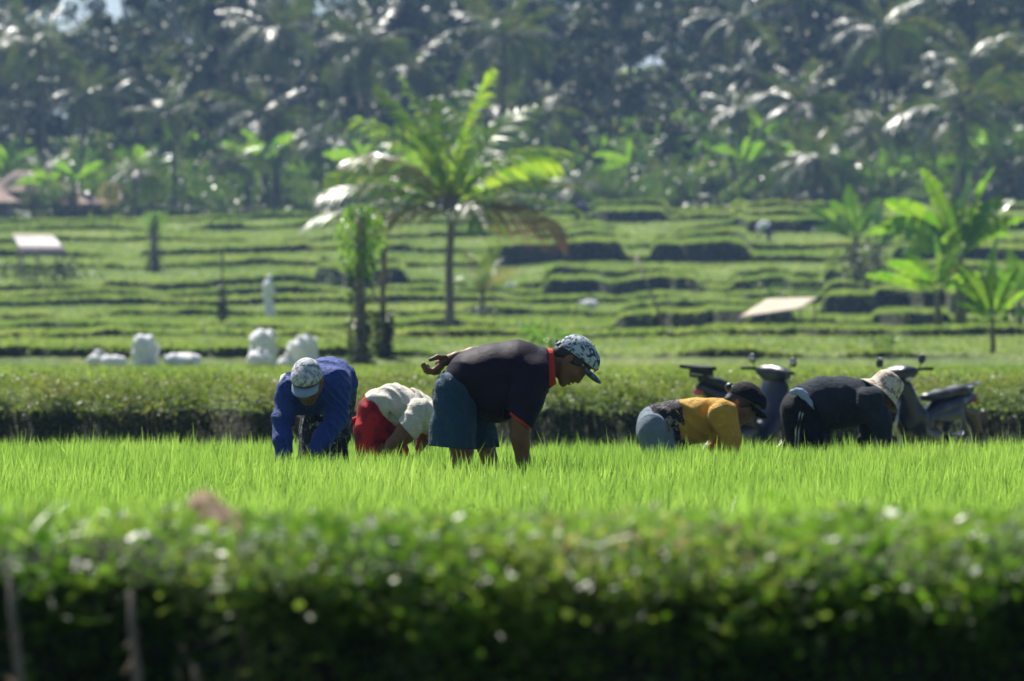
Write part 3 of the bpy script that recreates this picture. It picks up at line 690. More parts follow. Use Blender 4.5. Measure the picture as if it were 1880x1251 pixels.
def band(fr, cs, ax, r1, r2, wdt, name, material, parent, thick=0.006, flare=0.0, n=36, wob=0.03):
    """cloth band (collar, cuff): centre (px,dy,py), axis and two radii in pixels"""
    c_ = np.array([cs[0], cs[1], -cs[2]], float); a = np.array([ax[0], ax[1], -ax[2]], float); a /= np.linalg.norm(a)
    yv = np.array([0, 1.0, 0]); yv -= a*(a @ yv); yv /= np.linalg.norm(yv); zv = np.cross(a, yv); mb = MB(); P = []
    for i in range(n+1):
        t_ = 2*math.pi*i/n; rr = []
        for j in range(4):
            f_ = j/3-0.5; s_ = 1+flare*f_+wob*math.sin(3*t_+j)
            q = c_+a*wdt*f_+(yv*math.cos(t_)*r1+zv*math.sin(t_)*r2)*s_; rr.append(fr.p(q[0], q[1], -q[2]))
        P.append(rr)
    mb.grid(P); return mb.build(name, material, parent, True, solid=thick)

CLM = {}
CLM['polo'] = cloth('dark_plum_polo', (0.013, 0.009, 0.023), 0.65, 0.15, 0.3, 7, (1, 1, 0.5), 0.05, 0.15)
CLM['red'] = cloth('red_trim', (0.62, 0.045, 0.03), 0.8, 0.08, 0.2)
CLM['blue_shorts'] = cloth('petrol_blue_shorts', (0.018, 0.060, 0.115), 0.75, 0.12, 0.7, 8, (2.2, 1, 0.5))
CLM['camo'] = patterned('camo_cap', [(0, (0.05, 0.07, 0.11)), (0.40, (0.16, 0.21, 0.27)), (0.47, (0.50, 0.56, 0.62)), (0.60, (0.10, 0.14, 0.20)), (0.66, (0.42, 0.48, 0.54))], 24, 1, 1.2, 0.15)
CLM['camo_d'] = patterned('camo_brim', [(0, (0.04, 0.06, 0.12)), (0.46, (0.10, 0.15, 0.26)), (0.60, (0.30, 0.36, 0.45))], 26, 1, 1.2, 0.1)
CLM['royal'] = cloth('royal_blue_shirt', (0.016, 0.050, 0.25), 0.75, 0.12, 0.7, 7)
CLM['pale_cap'] = patterned('pale_marbled_cap', [(0, (0.20, 0.24, 0.32)), (0.44, (0.46, 0.48, 0.52)), (0.54, (0.66, 0.66, 0.66))], 42, 3, 0.6, 0.15)
CLM['cap_blue'] = cloth('blue_grey_brim', (0.30, 0.40, 0.55), 0.7)
CLM['batik'] = patterned('dark_batik', [(0, (0.012, 0.012, 0.02)), (0.55, (0.04, 0.05, 0.09)), (0.62, (0.32, 0.33, 0.36)), (0.68, (0.03, 0.015, 0.02))], 26, 2, 1.0, 0.4)
CLM['cream'] = cloth('cream_shirt', (0.66, 0.62, 0.53), 0.8, 0.05, 0.6, 9, (1.6, 1, 0.7))
CLM['redsar'] = patterned('red_checked_sarong', [(0, (0.50, 0.02, 0.025)), (0.46, (0.34, 0.01, 0.018)), (0.58, (0.16, 0.008, 0.012))], 11, 1, 0.3, 0.5, (1, 1, 1))
CLM['mustard'] = cloth('mustard_shirt', (0.60, 0.34, 0.05), 0.8, 0.08, 0.7, 9)
CLM['greyblue'] = cloth('grey_blue_trousers', (0.17, 0.22, 0.28), 0.85, 0.08, 0.6, 7)
CLM['floral'] = patterned('dark_floral_cloth', [(0, (0.015, 0.015, 0.02)), (0.58, (0.30, 0.26, 0.24)), (0.64, (0.05, 0.03, 0.03)), (0.70, (0.40, 0.30, 0.34))], 22, 2, 1.4, 0.4)
CLM['slate'] = cloth('slate_grey_shirt', (0.024, 0.033, 0.047), 0.85, 0.1, 0.7, 6)
CLM['black'] = cloth('black_cloth', (0.006, 0.007, 0.011), 0.8, 0.15, 0.5, 7)
CLM['ltblue'] = cloth('light_blue_hem', (0.32, 0.40, 0.60), 0.8)
CLM['white'] = cloth('white_trim', (0.66, 0.68, 0.70), 0.8)
CLM['bucket'] = patterned('floral_bucket_hat', [(0, (0.30, 0.20, 0.14)), (0.42, (0.62, 0.54, 0.44)), (0.56, (0.74, 0.68, 0.60)), (0.64, (0.35, 0.30, 0.22))], 22, 2, 1.0, 0.3)
CLM['whitecl'] = cloth('white_clothes', (0.80, 0.81, 0.88), 0.85, 0.05, 0.5, 3)
CLM['purple'] = cloth('purple_clothes', (0.07, 0.06, 0.16), 0.85)

# ------------------------------------------------------------------ the man with the camouflage cap (nearest)
def man_main():
    fr = Frame(870, 28.2, 0.0); k = fr.k
    root = empty('person', fr.base, label='man in dark plum polo with red collar and camouflage cap, one hand behind his back', cat='person')
    B = basis((0.53, -0.10, -0.85), (0.85, 0.03, 0.53)); C = (1052, -2, 661)
    F = Fld((768, -100, 608), (1092, 112, 955), 1.6)
    # torso (under the clothes)
    F.chain([(838, 0, 722), (870, 0, 697), (920, 0, 688), (960, 0, 684), (975, 0, 679)], [36, 38, 40, 42, 30], 10, (1, 1.35, 1))
    P = head(F, C, B, 1.0, True, (1000, 0, 676))
    # near arm reaching down
    F.chain([(972, -56, 706), (956, -76, 772), (953, -70, 800), (960, -58, 842), (966, -52, 868)], [17, 17, 16, 13, 9.5], 5, (1, 1, 1))
    F.cone((955, -72, 786), (958, -66, 815), 18, 15.5, 6)
    hand(F, (967, -51, 874), (0.15, 0.1, -1), (-0.8, 0.5, 0), 0.95, 0.45, 1)
    # far arm laid on the back
    F.chain([(972, 66, 672), (935, 76, 651), (900, 70, 648), (866, 54, 652), (836, 36, 656)], [23, 17, 16, 13.5, 9.5], 6)
    # hand behind the back, palm up, open
    F.cone((838, 36, 656), (822, 30, 661), 9.5, 9.5, 4)
    F.ell((814, 27, 665), (16, 15, 8.5), basis((-0.93, 0, -0.22), (-0.22, 0, 0.95)), 5)
    F.chain([(817, 17, 657), (803, 10, 656), (790, 6, 661)], [5.6, 4.6, 3.6], 3)
    for i, (dy, ex, ey) in enumerate(((16, 0, 0), (24, -2, 2), (32, 1, 4), (39, 6, 3))):
        F.chain([(808+ex*0.3, dy, 673), (796+ex, dy, 682+ey*0.5), (784+ex, dy, 679+ey), (777.5+ex, dy, 669+ey)], [6.4, 5.2, 4.7, 3.9], 2.5)
    # legs
    F.chain([(838, -30, 745), (848, -32, 828), (848, -32, 880), (842, -32, 935)], [30, 21, 19, 12], 5)
    F.ell((853, -34, 948), (24, 13, 9), None, 4)
    F.chain([(858, 32, 750), (891, 34, 818), (905, 34, 868), (901, 34, 935)], [28, 17, 15, 12], 5)
    F.ell((913, 32, 948), (24, 13, 9), None, 4)
    body = F.build('body', M['skin'], root, fr, 2)
    # hair under the cap
    F = Fld((1000, -45, 615), (1098, 45, 712), 1.6)
    F.ell(P(-5, 0, 7), (38.5, 30.6, 33), B, 1); F.ell(P(-22, 0, -12), (17, 24, 20), B, 6)
    for s_ in (-1, 1): F.ell(P(12, 26*s_, 4), (8, 4.5, 12), B, 3)
    F.ell(P(26, 0, -22), (26, 40, 34), B, 5, 'sub')
    for s_ in (-1, 1): F.ell(P(-3, 30*s_, -8), (8, 6, 13), B, 2, 'sub')
    n = B @ np.array([0.2, 0, -1.0]); q = P(-24, 0, -26); F.cut(q, (n[0], n[1], -n[2]))
    F.build('hair', M['hair'], root, fr, 1)
    for s_ in (-1, 1):
        mb = MB(); H = headpt(C, B, 1.0, fr); mb.tube([H(34, 5*s_, 8.5), H(35, 11*s_, 10), H(31, 18*s_, 7)], [0.0025, 0.0035, 0.002], 6); mb.build('eyebrow', M['hair'], body)
    c_ = cap(fr, C, B, 1.0, CLM['camo'], root, brim_mat=CLM['camo_d'], tilt=5)
    H = headpt(C, B, 1.0, fr)
    mb = MB(); rr = [[H(39.4*math.cos(a)+0.3, 28*math.sin(a), vv) for vv in (20, 31)] for a in [x*0.1 for x in range(-2, 3)]]
    mb.grid(rr); mb.build('emblem', CLM['red'], c_, True, solid=0.003)
    # polo
    F = Fld((788, -120, 612), (1024, 120, 800), 1.6)
    F.chain([(838, 0, 714), (868, 0, 692), (905, 0, 683), (950, 0, 679), (985, 0, 680)], [38, 48, 51, 54, 44], 8, (1, 1.34, 1))
    F.chain([(868, 0, 712), (915, 0, 724), (955, 0, 712)], [40, 51, 50], 10, (1, 1.22, 1))
    F.ell((1000, 0, 676), (22, 44, 36), None, 8)
    F.chain([(978, -48, 694), (966, -68, 735), (958, -76, 766), (952, -78, 790)], [36, 29.5, 24, 22], 13)
    F.chain([(972, 62, 672), (935, 78, 652)], [32, 22], 8)
    F.folds(0.6, [(0.11, 0.05, 0.10, 1.0), (0.05, 0.09, -0.16, 0.6)], 5)
    F.cut((1007.5, 0, 680), (1, 0, -0.02)); F.cut((940, 0, 757), (-0.2, -0.0, 0.0)) if False else None
    # sleeve end
    sl_, (X, Y, Z) = F._sub(F.lo, F.hi)
    nrm = np.array([-0.60, 0.0, -0.80]); dcut = (X-956.5)*nrm[0]*1.0+(Z+770)*nrm[2]
    near = (Y < -30) & (X > 925)
    F.f = np.where(near, np.maximum(F.f, dcut.astype(np.float32)), F.f).astype(np.float32)
    # hem
    dh = -( (X-814)*0.842-(-Z-676)*0.54)      # left of the line (814,676)-(879,778)
    F.f = np.maximum(F.f, dh.astype(np.float32))
    F.f = np.where(Y > 50, np.maximum(F.f, (905-X).astype(np.float32)*0.8), F.f).astype(np.float32)
    shirt = F.build('polo_shirt', CLM['polo'], root, fr, 2)
    band(fr, (1011.5, 0, 675), (1, 0, -0.06), 31, 33, 13, 'collar', CLM['red'], shirt, 0.012, -0.16)
    band(fr, (955.2, -76, 770.5), (-0.6, 0, 0.8), 23.5, 21.5, 6.5, 'sleeve_trim', CLM['red'], shirt, 0.008, 0.0)
    mb = MB(); q = fr.p(1004, -8, 711); mb.box(q, (0.018, 0.02, 0.006)); mb.build('placket', CLM['polo'], shirt, False, bevel=0.003)
    # shorts
    F = Fld((770, -90, 660), (935, 90, 840), 1.6)
    F.cone((840, 0, 717), (866, 0, 702), 43.5, 43, 8, (1, 1.3, 1))
    F.chain([(837, -22, 722), (831, -30, 780), (829.5, -32, 850)], [42, 43, 45], 8, (1, 0.92, 1))
    F.chain([(862, 30, 735), (888, 34, 800), (893, 34, 850)], [36, 27, 25], 6)
    F.folds(3.2, [(0.16, 0.12, 0.02, 1.0), (0.07, -0.06, 0.06, 0.6)], 9)
    F.cut((829, -30, 821.5), (-0.09, 0, 1))
    F.f = np.where(F._sub(F.lo, F.hi)[1][0] > 876, np.maximum(F.f, (F._sub(F.lo, F.hi)[1][2]*-1-822).astype(np.float32)), F.f).astype(np.float32)
    F.build('shorts', CLM['blue_shorts'], root, fr, 1)
man_main()

# ------------------------------------------------------------------ worker in royal blue, facing the camera
def worker_blue():
    fr = Frame(585, 30.4, 0.0); k = fr.S/370.4; y0 = fr.y0()
    root = empty('person', fr.base, label='person in royal blue long-sleeved shirt and pale cap bending towards the camera', cat='person')
    C = (566, -62, 697); B = basis((-0.10, -0.62, -0.78), (-0.12, -0.76, 0.60))
    F = Fld((480, -150, 650), (650, 190, y0+8), 1.9)
    F.chain([(600, 130, 730), (602, 90, 704), (590, 40, 706), (578, -10, 712)], [36, 36, 32, 28], 10, (1.1, 1, 1))
    P = head(F, C, B, k, True, (576, -15, 708))
    F.chain([(536, -5, 712), (518, -25, 770), (520, -52, 818), (524, -62, 845)], [22, 16, 13, 9], 6)
    hand(F, (525, -64, 850), (0.2, -0.2, -1), (0.8, 0.3, 0), k, 0.5, 1)
    F.chain([(616, 0, 715), (617, -22, 772), (588, -60, 812), (574, -72, 824)], [22, 16, 13, 9], 6)
    hand(F, (572, -74, 826), (-0.7, -0.2, -0.6), (-0.5, 0.2, 0.8), k, 0.5, -1)
    for x_ in (574, 606): F.chain([(x_+8, 110, 745), (x_, 66, 840), (x_, 90, y0-12)], [28, 20, 12], 8); F.ell((x_-4, 72, y0-6), (11, 24, 7), None, 4)
    body = F.build('body', M['skin2'], root, fr, 2)
    F = Fld((485, -95, 655), (660, 175, 850), 1.9)
    F.chain([(602, 118, 716), (600, 80, 704), (590, 40, 706), (575, -5, 714)], [46, 47, 46, 42], 10, (1.12, 1, 1))
    F.cone((545, 5, 712), (608, 10, 708), 33, 38, 8)
    F.chain([(572, 20, 735), (592, 50, 740)], [40, 42], 10, (1.15, 1, 1))
    F.chain([(538, -5, 716), (521, -25, 768), (521, -52, 812), (524, -62, 840)], [32, 21, 18, 17], 7)
    F.chain([(612, 0, 716), (618, -22, 768), (592, -58, 808), (578, -70, 822)], [33, 22, 20, 16], 7)
    F.folds(3.0, [(0.05, 0.08, 0.13, 1.0), (0.14, 0.03, -0.05, 0.7)], 3)
    X = F._sub(F.lo, F.hi)[1]; mid = (X[0] > 542) & (X[0] < 594) & (X[1] > -35)
    F.f = np.where(mid, np.maximum(F.f, (-X[2]-763).astype(np.float32)), F.f).astype(np.float32)
    F.f = np.where(X[1] > 100, np.maximum(F.f, (-X[2]-735).astype(np.float32)), F.f).astype(np.float32)
    shirt = F.build('shirt', CLM['royal'], root, fr, 2)
    mb = MB(); mb.grid([[fr.p(584, -58, 700), fr.p(592, -50, 700)], [fr.p(583, -58, 715), fr.p(593, -50, 716)], [fr.p(590, -54, 728), fr.p(591, -52, 729)]]); mb.build('collar', CLM['royal'], shirt, True, solid=0.008)
    mb = MB(); mb.grid([[fr.p(517, -12, 690), fr.p(525, -16, 686)], [fr.p(514, -18, 702), fr.p(521, -22, 700)], [fr.p(516, -18, 715), fr.p(520, -22, 716)]]); mb.build('cloth_tag', CLM['white'], shirt, True, solid=0.01)
    mb = MB(); mb.tube([fr.p(588, -4, 763), fr.p(600, -6, 758), fr.p(607, -4, 752)], [0.007, 0.009, 0.004], 8); mb.build('undershirt_edge', CLM['white'], shirt)
    F = Fld((500, -40, 700), (665, 175, y0-20), 2.2)
    F.chain([(600, 118, 735), (594, 80, 790), (588, 70, 860)], [50, 46, 46], 10, (1.0, 1, 1))
    F.cone((600, 60, 765), (594, 55, 850), 42, 44, 8)
    F.folds(3.0, [(0.14, 0.08, 0.02, 1.0)], 8); F.cut((590, 80, 870), (0, 0, 1))
    F.build('sarong', CLM['batik'], root, fr, 2)
    cap(fr, C, B, k*0.93, CLM['pale_cap'], root, brim_mat=CLM['cap_blue'], brim_len=24, strap=False)
worker_blue()

# ------------------------------------------------------------------ worker in cream shirt and red sarong
def worker_red():
    fr = Frame(700, 31.6, 0.0); k = fr.S/370.4; y0 = fr.y0()
    root = empty('person', fr.base, label='person in cream T-shirt and red sarong bent double behind the man in the plum polo', cat='person')
    C = (816, 20, 772); B = basis((0.25, 0.0, -0.97), (0.97, 0, 0.25))
    F = Fld((640, -100, 700), (868, 100, y0+6), 2.0)
    F.chain([(692, 0, 752), (718, 0, 738), (755, 0, 742), (785, 0, 758)], [26, 25, 26, 24], 10, (1, 1.25, 1))
    head(F, C, B, k, False, (792, 10, 765))
    F.chain([(768, -58, 765), (745, -66, 796), (722, -60, 816), (712, -55, 830)], [20, 17.5, 13, 8.5], 5)
    F.cone((748, -66, 788), (735, -64, 806), 18, 15, 5)
    hand(F, (710, -54, 834), (-0.4, 0.1, -0.9), (-0.8, 0.3, 0.3), k, 0.5, 1)
    F.chain([(788, 55, 768), (778, 58, 800), (770, 50, 822)], [20, 15, 9], 5); hand(F, (769, 49, 826), (-0.3, 0, -0.9), (-0.8, 0, 0.3), k, 0.5, -1)
    for s_ in (-1, 1): F.chain([(690, 18*s_, 765), (708, 22*s_, 838), (696, 24*s_, y0-12)], [25, 18, 11], 6); F.ell((706, 28*s_, y0-6), (22, 11, 7), None, 4)
    F.build('body', M['skin2'], root, fr, 2)
    F = Fld((655, -100, 690), (830, 100, 835), 1.8)
    F.chain([(694, 0, 744), (722, 0, 742), (757, 0, 752), (790, 0, 768)], [31, 37, 36, 31], 8, (1, 1.35, 1))
    F.chain([(720, 0, 752), (752, 0, 764)], [36, 32], 8, (1, 1.3, 1))
    F.chain([(775, -52, 760), (747, -66, 790), (738, -68, 806)], [30, 22, 20], 7)
    F.folds(2.4, [(0.10, 0.05, 0.08, 1.0), (0.16, 0.03, -0.03, 0.7)], 12)
    X = F._sub(F.lo, F.hi)[1]
    dcut = (-(X[0]-747)*0.76-(X[2]+789)*0.65).astype(np.float32)
    F.f = np.where((X[1] < -38) & (-X[2] > 755) & (X[0] > 715), np.maximum(F.f, dcut), F.f).astype(np.float32)
    dh = (-((X[0]-668)*0.84-(-X[2]-724)*0.54)).astype(np.float32)
    F.f = np.maximum(F.f, dh)
    F.build('shirt', CLM['cream'], root, fr, 2)
    F = Fld((635, -90, 700), (775, 90, 880), 2.0)
    F.chain([(690, 0, 756), (684, 0, 790), (690, 0, 870)], [35, 34, 38], 8, (1, 1.3, 1))
    F.chain([(700, 0, 770), (728, 0, 850)], [30, 30], 8, (1, 1.3, 1))
    F.folds(2.6, [(0.12, 0.08, 0.04, 1.0)], 14); F.cut((690, 0, 862), (0, 0, 1))
    sar = F.build('sarong', CLM['redsar'], root, fr, 2)
    mb = MB(); mb.tube([fr.p(656, -8, 768), fr.p(648, -8, 771), fr.p(647, -8, 776), fr.p(653, -8, 778)], [0.012, 0.014, 0.012, 0.006], 8); mb.build('knot', CLM['redsar'], sar)
    cap(fr, C, B, k, CLM['black'], root, strap=False)
worker_red()

# ------------------------------------------------------------------ worker in mustard shirt
def worker_mustard():
    fr = Frame(1270, 33.0, 0.0); k = fr.S/370.4; y0 = fr.y0()
    root = empty('person', fr.base, label='person in mustard yellow shirt, black cap and grey-blue trousers bent over the rice', cat='person')
    C = (1366, -6, 740); B = basis((0.66, -0.30, -0.72), (0.72, 0.02, 0.66))
    F = Fld((1150, -100, 690), (1415, 100, y0+6), 2.0)
    F.chain([(1205, 0, 780), (1240, 0, 766), (1290, 0, 762), (1325, 0, 758)], [27, 25, 23, 20], 10, (1, 1.2, 1))
    head(F, C, B, k, False, (1335, 0, 752))
    F.chain([(1332, -52, 758), (1340, -56, 800), (1342, -54, 835), (1344, -52, 850)], [20, 14, 12, 8.5], 5); hand(F, (1345, -52, 854), (0.1, 0, -1), (-0.8, 0.3, 0), k, 0.4, 1)
    F.chain([(1328, 52, 758), (1320, 56, 800), (1318, 52, 838)], [20, 14, 9], 5); hand(F, (1318, 52, 842), (0.1, 0, -1), (-0.8, 0.3, 0), k, 0.4, -1)
    for s_ in (-1, 1): F.chain([(1205, 26*s_, 790), (1232, 28*s_, 845), (1200, 28*s_, y0-10)], [30, 19, 11], 6); F.ell((1212, 28*s_, y0-6), (20, 11, 7), None, 4)
    F.build('body', M['skin2'], root, fr, 2)
    F = Fld((1215, -100, 715), (1375, 100, 860), 1.8)
    F.chain([(1236, 0, 768), (1280, 0, 763), (1322, 0, 760)], [34, 32, 29], 8, (1, 1.3, 1))
    F.chain([(1250, 0, 785), (1292, 0, 780)], [37, 32], 10, (1, 1.15, 1))
    F.chain([(1326, -50, 762), (1339, -56, 800), (1340, -56, 826)], [29, 20.5, 20], 7)
    F.chain([(1322, 50, 762), (1322, 56, 800), (1320, 56, 822)], [27, 19, 18], 7)
    F.folds(2.6, [(0.09, 0.07, 0.10, 1.0), (0.17, 0.05, -0.02, 0.6)], 21)
    F.cut((1236, 0, 733), (-0.97, 0, 0.19)); F.cut((1300, 0, 832), (0, 0, 1))
    F.build('shirt', CLM['mustard'], root, fr, 2)
    F = Fld((1180, -100, 715), (1275, 100, 840), 1.9)
    F.chain([(1205, 0, 774), (1252, 0, 768)], [33, 36], 8, (1, 1.28, 1)); F.cone((1225, 0, 790), (1235, 0, 815), 34, 34, 8, (1, 1.2, 1))
    F.cut((1248, 0, 733), (0.97, 0, -0.17)); X = F._sub(F.lo, F.hi)[1]
    F.f = np.maximum(F.f, (-((X[0]-1193)*0.86-(-X[2]-748)*0.5)).astype(np.float32))
    F.folds(1.6, [(0.06, 0.05, 0.15, 1.0)], 31)
    F.build('waist_cloth', CLM['floral'], root, fr, 2)
    F = Fld((1150, -90, 730), (1265, 90, 870), 2.0)
    F.chain([(1204, 0, 780), (1206, 0, 790)], [35.5, 36], 8, (1, 1.22, 1))
    for s_ in (-1, 1): F.chain([(1203, 24*s_, 790), (1212, 28*s_, 830), (1220, 28*s_, 860)], [35, 31, 25], 7)
    F.folds(2.2, [(0.12, 0.08, 0.05, 1.0)], 33); F.cut((1200, 0, 856), (0, 0, 1))
    F.build('trousers', CLM['greyblue'], root, fr, 2)
    c0 = np.array([C[0], C[1], -C[2]], float)
    P = lambda u, w_, v: (lambda q: (q[0], q[1], -q[2]))(c0+B @ (np.array([u, w_, v], float)*k))
    F = Fld((1312, -45, 695), (1402, 45, 785), 1.8)
    F.ell(P(-5, 0, 4), (39*k, 32*k, 35*k), B, 1); F.ell(P(-20, 0, -20), (18*k, 26*k, 18*k), B, 6)
    F.ell(P(-46, 0, 0), (12*k, 12*k, 11*k), B, 2)
    F.ell(P(28, 0, -24), (24*k, 34*k, 34*k), B, 4, 'sub'); F.folds(1.2, [(0.5, 0.4, 0.3, 1.0)], 3)
    F.build('hair', M['hair'], root, fr, 1)
    cap(fr, C, B, k*1.02, CLM['black'], root, brim_len=20, strap=False, lift=-2)
worker_mustard()

# ------------------------------------------------------------------ worker in slate shirt and bucket hat
def worker_slate():
    fr = Frame(1530, 34.2, 0.0); k = fr.S/370.4; y0 = fr.y0()
    root = empty('person', fr.base, label='person in slate grey top, black track trousers and pale floral bucket hat, bent over', cat='person')
    C = (1620, -4, 721); B = basis((0.76, -0.12, -0.62), (0.60, 0.22, 0.76))
    F = Fld((1415, -100, 680), (1680, 105, y0+6), 2.1)
    F.chain([(1473, 0, 750), (1510, 0, 733), (1560, 0, 730), (1596, 0, 732)], [29, 28, 28, 22], 10, (1, 1.25, 1))
    head(F, C, B, k, False, (1600, 0, 728))
    F.chain([(1596, -56, 738), (1614, -58, 776), (1626, -50, 812), (1630, -48, 828)], [20, 14, 11, 8], 5); hand(F, (1631, -48, 832), (0.2, 0, -1), (-0.8, 0.3, 0), k, 0.4, 1)
    F.chain([(1588, 56, 738), (1600, 58, 780), (1588, 50, 818)], [20, 14, 9], 5); hand(F, (1587, 50, 822), (-0.2, 0, -1), (-0.8, 0.3, 0), k, 0.4, -1)
    for s_ in (-1, 1): F.chain([(1470, 26*s_, 760), (1488, 28*s_, 830), (1462, 28*s_, y0-10)], [30, 19, 11], 6); F.ell((1474, 28*s_, y0-6), (20, 11, 7), None, 4)
    F.build('body', M['skin'], root, fr, 2)
    F = Fld((1425, -105, 680), (1660, 105, 850), 2.0)
    F.chain([(1478, 0, 745), (1512, 0, 733), (1560, 0, 732), (1593, 0, 736)], [40, 41, 40, 35], 8, (1, 1.3, 1))
    F.chain([(1500, 0, 752), (1560, 0, 746)], [43, 40], 10, (1, 1.2, 1))
    F.chain([(1594, -52, 740), (1614, -58, 778), (1627, -52, 812), (1630, -50, 824)], [31, 20, 15, 14], 7)
    F.chain([(1588, 52, 740), (1600, 58, 780), (1590, 50, 812)], [30, 19, 14], 7)
    F.folds(2.6, [(0.08, 0.06, 0.11, 1.0), (0.15, 0.05, -0.04, 0.6)], 41)
    X = F._sub(F.lo, F.hi)[1]
    F.f = np.maximum(F.f, (-((X[0]-1440)*0.80-(-X[2]-724)*0.60)).astype(np.float32))
    F.build('shirt', CLM['slate'], root, fr, 2)
    F = Fld((1440, -80, 700), (1510, -20, 770), 1.7)
    F.chain([(1460, -50, 716), (1474, -55, 726), (1484, -58, 740), (1490, -58, 751)], [5, 7, 4.5, 1.8], 3, (1, 0.6, 1)); F.cone((1452, -46, 720), (1468, -52, 719), 5, 6, 3)
    F.build('undershirt_hem', CLM['ltblue'], root, fr, 1)
    F = Fld((1415, -95, 695), (1535, 95, 870), 2.0)
    F.cone((1473, 0, 752), (1482, 0, 745), 40.5, 40, 8, (1, 1.28, 1))
    for s_ in (-1, 1): F.chain([(1471, 26*s_, 758), (1476, 30*s_, 806), (1480, 30*s_, 860)], [39, 37, 34], 7)
    F.chain([(1500, 0, 790), (1508, 0, 850)], [24, 20], 8, (1, 1.6, 1))
    F.folds(2.2, [(0.12, 0.08, 0.03, 1.0)], 43); F.cut((1470, 0, 862), (0, 0, 1))
    tr = F.build('track_trousers', CLM['black'], root, fr, 2)
    for off in (0, 5.5):
        mb = MB(); mb.tube([fr.p(1471+off, -52, 742), fr.p(1464+off, -67, 762), fr.p(1458+off, -67.5, 790), fr.p(1455+off, -66, 840)], 0.0034, 6); mb.build('stripe', CLM['white'], tr)
    # bucket hat
    H = headpt(C, B, k*1.06, fr); mb = MB(); P = []
    prof = [(0, 45), (14, 44.5), (24, 41), (29, 33), (31.5, 18), (33, 6), (38, 0), (44, -6), (50, -11)]
    for i in range(37):
        a = 2*math.pi*i/36; P.append([H(r_*math.cos(a)*1.06-2, r_*math.sin(a)*0.94, v+1.5*math.sin(3*a+r_*0.1)*(r_ > 40)) for r_, v in prof])
    mb.grid(P); hat = mb.build('bucket_hat', CLM['bucket'], root, True, solid=0.006)
worker_slate()

# ------------------------------------------------------------------ far figures on the terraces
def far_person(px, py, S, poses, label, name='person'):
    """small figure; poses: list of (part name, material, [(points, radii, scale)]) in metres, x right, z up"""
    d = FPX/S; b0 = W(px, py, d); b0.z = gz(b0.x, d)
    root = empty('person', b0, label=label, cat='person')
    class FF: pass
    fr = FF(); fr.local = lambda V: V/100.0
    for nm, m_, prims in poses:
        F = Fld((-70, -45, -185), (70, 45, 6), 2.6)
        for pts, rad, sc in prims: F.chain([(a*100, b_*100, -c_*100) for a, b_, c_ in pts], [r_*100 for r_ in rad], 5, sc)
        F.build(nm, m_, root, fr, 2)
I3 = (1, 1, 1)
far_person(493, 586, 49, [
    ('body', M['skin'], [([(-.05, 0, .85), (-.03, 0, 1.2), (.02, 0, 1.38)], [.12, .13, .10], I3), ([(.06, -.02, 1.45), (.09, -.02, 1.5)], [.09, .09], I3),
                         ([(.05, -.2, 1.28), (.14, -.2, 1.0), (.22, -.18, .78)], [.05, .045, .03], I3), ([(.05, .2, 1.28), (.16, .2, 1.0), (.22, .18, .78)], [.05, .045, .03], I3),
                         ([(-.05, -.1, .85), (0, -.1, .45), (-.04, -.1, .05)], [.09, .06, .045], I3), ([(-.05, .1, .85), (.08, .1, .45), (.1, .1, .05)], [.09, .06, .045], I3)]),
    ('clothes', CLM['whitecl'], [([(-.06, 0, .85), (-.04, 0, 1.2), (.02, 0, 1.34)], [.16, .17, .13], (1, 1.3, 1)), ([(-.04, 0, .8), (.06, 0, .1)], [.17, .2], (1, 1.1, 1)),
                                 ([(.05, -.2, 1.28), (.14, -.2, 1.0), (.19, -.18, .86)], [.075, .065, .05], I3), ([(.05, .2, 1.28), (.16, .2, 1.0), (.19, .18, .86)], [.075, .065, .05], I3)]),
    ('head_scarf', CLM['whitecl'], [([(.05, -.01, 1.5), (.03, -.01, 1.44)], [.12, .11], I3)])],
    'stooping person in long white clothes walking on the lower terraces')
def bent(m1, m2, sgn=1):
    return [('body', M['skin'], [([(-.25*sgn, 0, .8), (0, 0, .88), (.25*sgn, 0, .75)], [.13, .13, .12], I3), ([(.38*sgn, 0, .66), (.42*sgn, 0, .62)], [.1, .1], I3),
                                 ([(.25*sgn, -.18, .7), (.3*sgn, -.18, .4), (.32*sgn, -.15, .15)], [.05, .045, .03], I3), ([(.25*sgn, .18, .7), (.3*sgn, .18, .4), (.34*sgn, .15, .15)], [.05, .045, .03], I3),
                                 ([(-.25*sgn, -.1, .75), (-.18*sgn, -.1, .4), (-.24*sgn, -.1, .05)], [.1, .07, .05], I3), ([(-.25*sgn, .1, .75), (-.14*sgn, .1, .4), (-.2*sgn, .1, .05)], [.1, .07, .05], I3)]),
            ('shirt', m1, [([(-.16*sgn, 0, .86), (.05*sgn, 0, .9), (.25*sgn, 0, .77)], [.17, .19, .17], (1, 1.3, 1)), ([(.25*sgn, -.18, .7), (.29*sgn, -.18, .45)], [.08, .07], I3)]),
            ('trousers', m2, [([(-.26*sgn, 0, .8), (-.2*sgn, 0, .45)], [.18, .17], (1, 1.2, 1)), ([(-.2*sgn, -.1, .45), (-.22*sgn, -.1, .1)], [.12, .1], I3)])]
far_person(1068, 441, 33, bent(CLM['purple'], CLM['black']), 'tiny far worker in dark purple bending on the upper terraces')
far_person(1404, 402, 36, bent(CLM['whitecl'], CLM['purple'], -1), 'far worker in white and dark clothes bending at the top edge of the terraces')
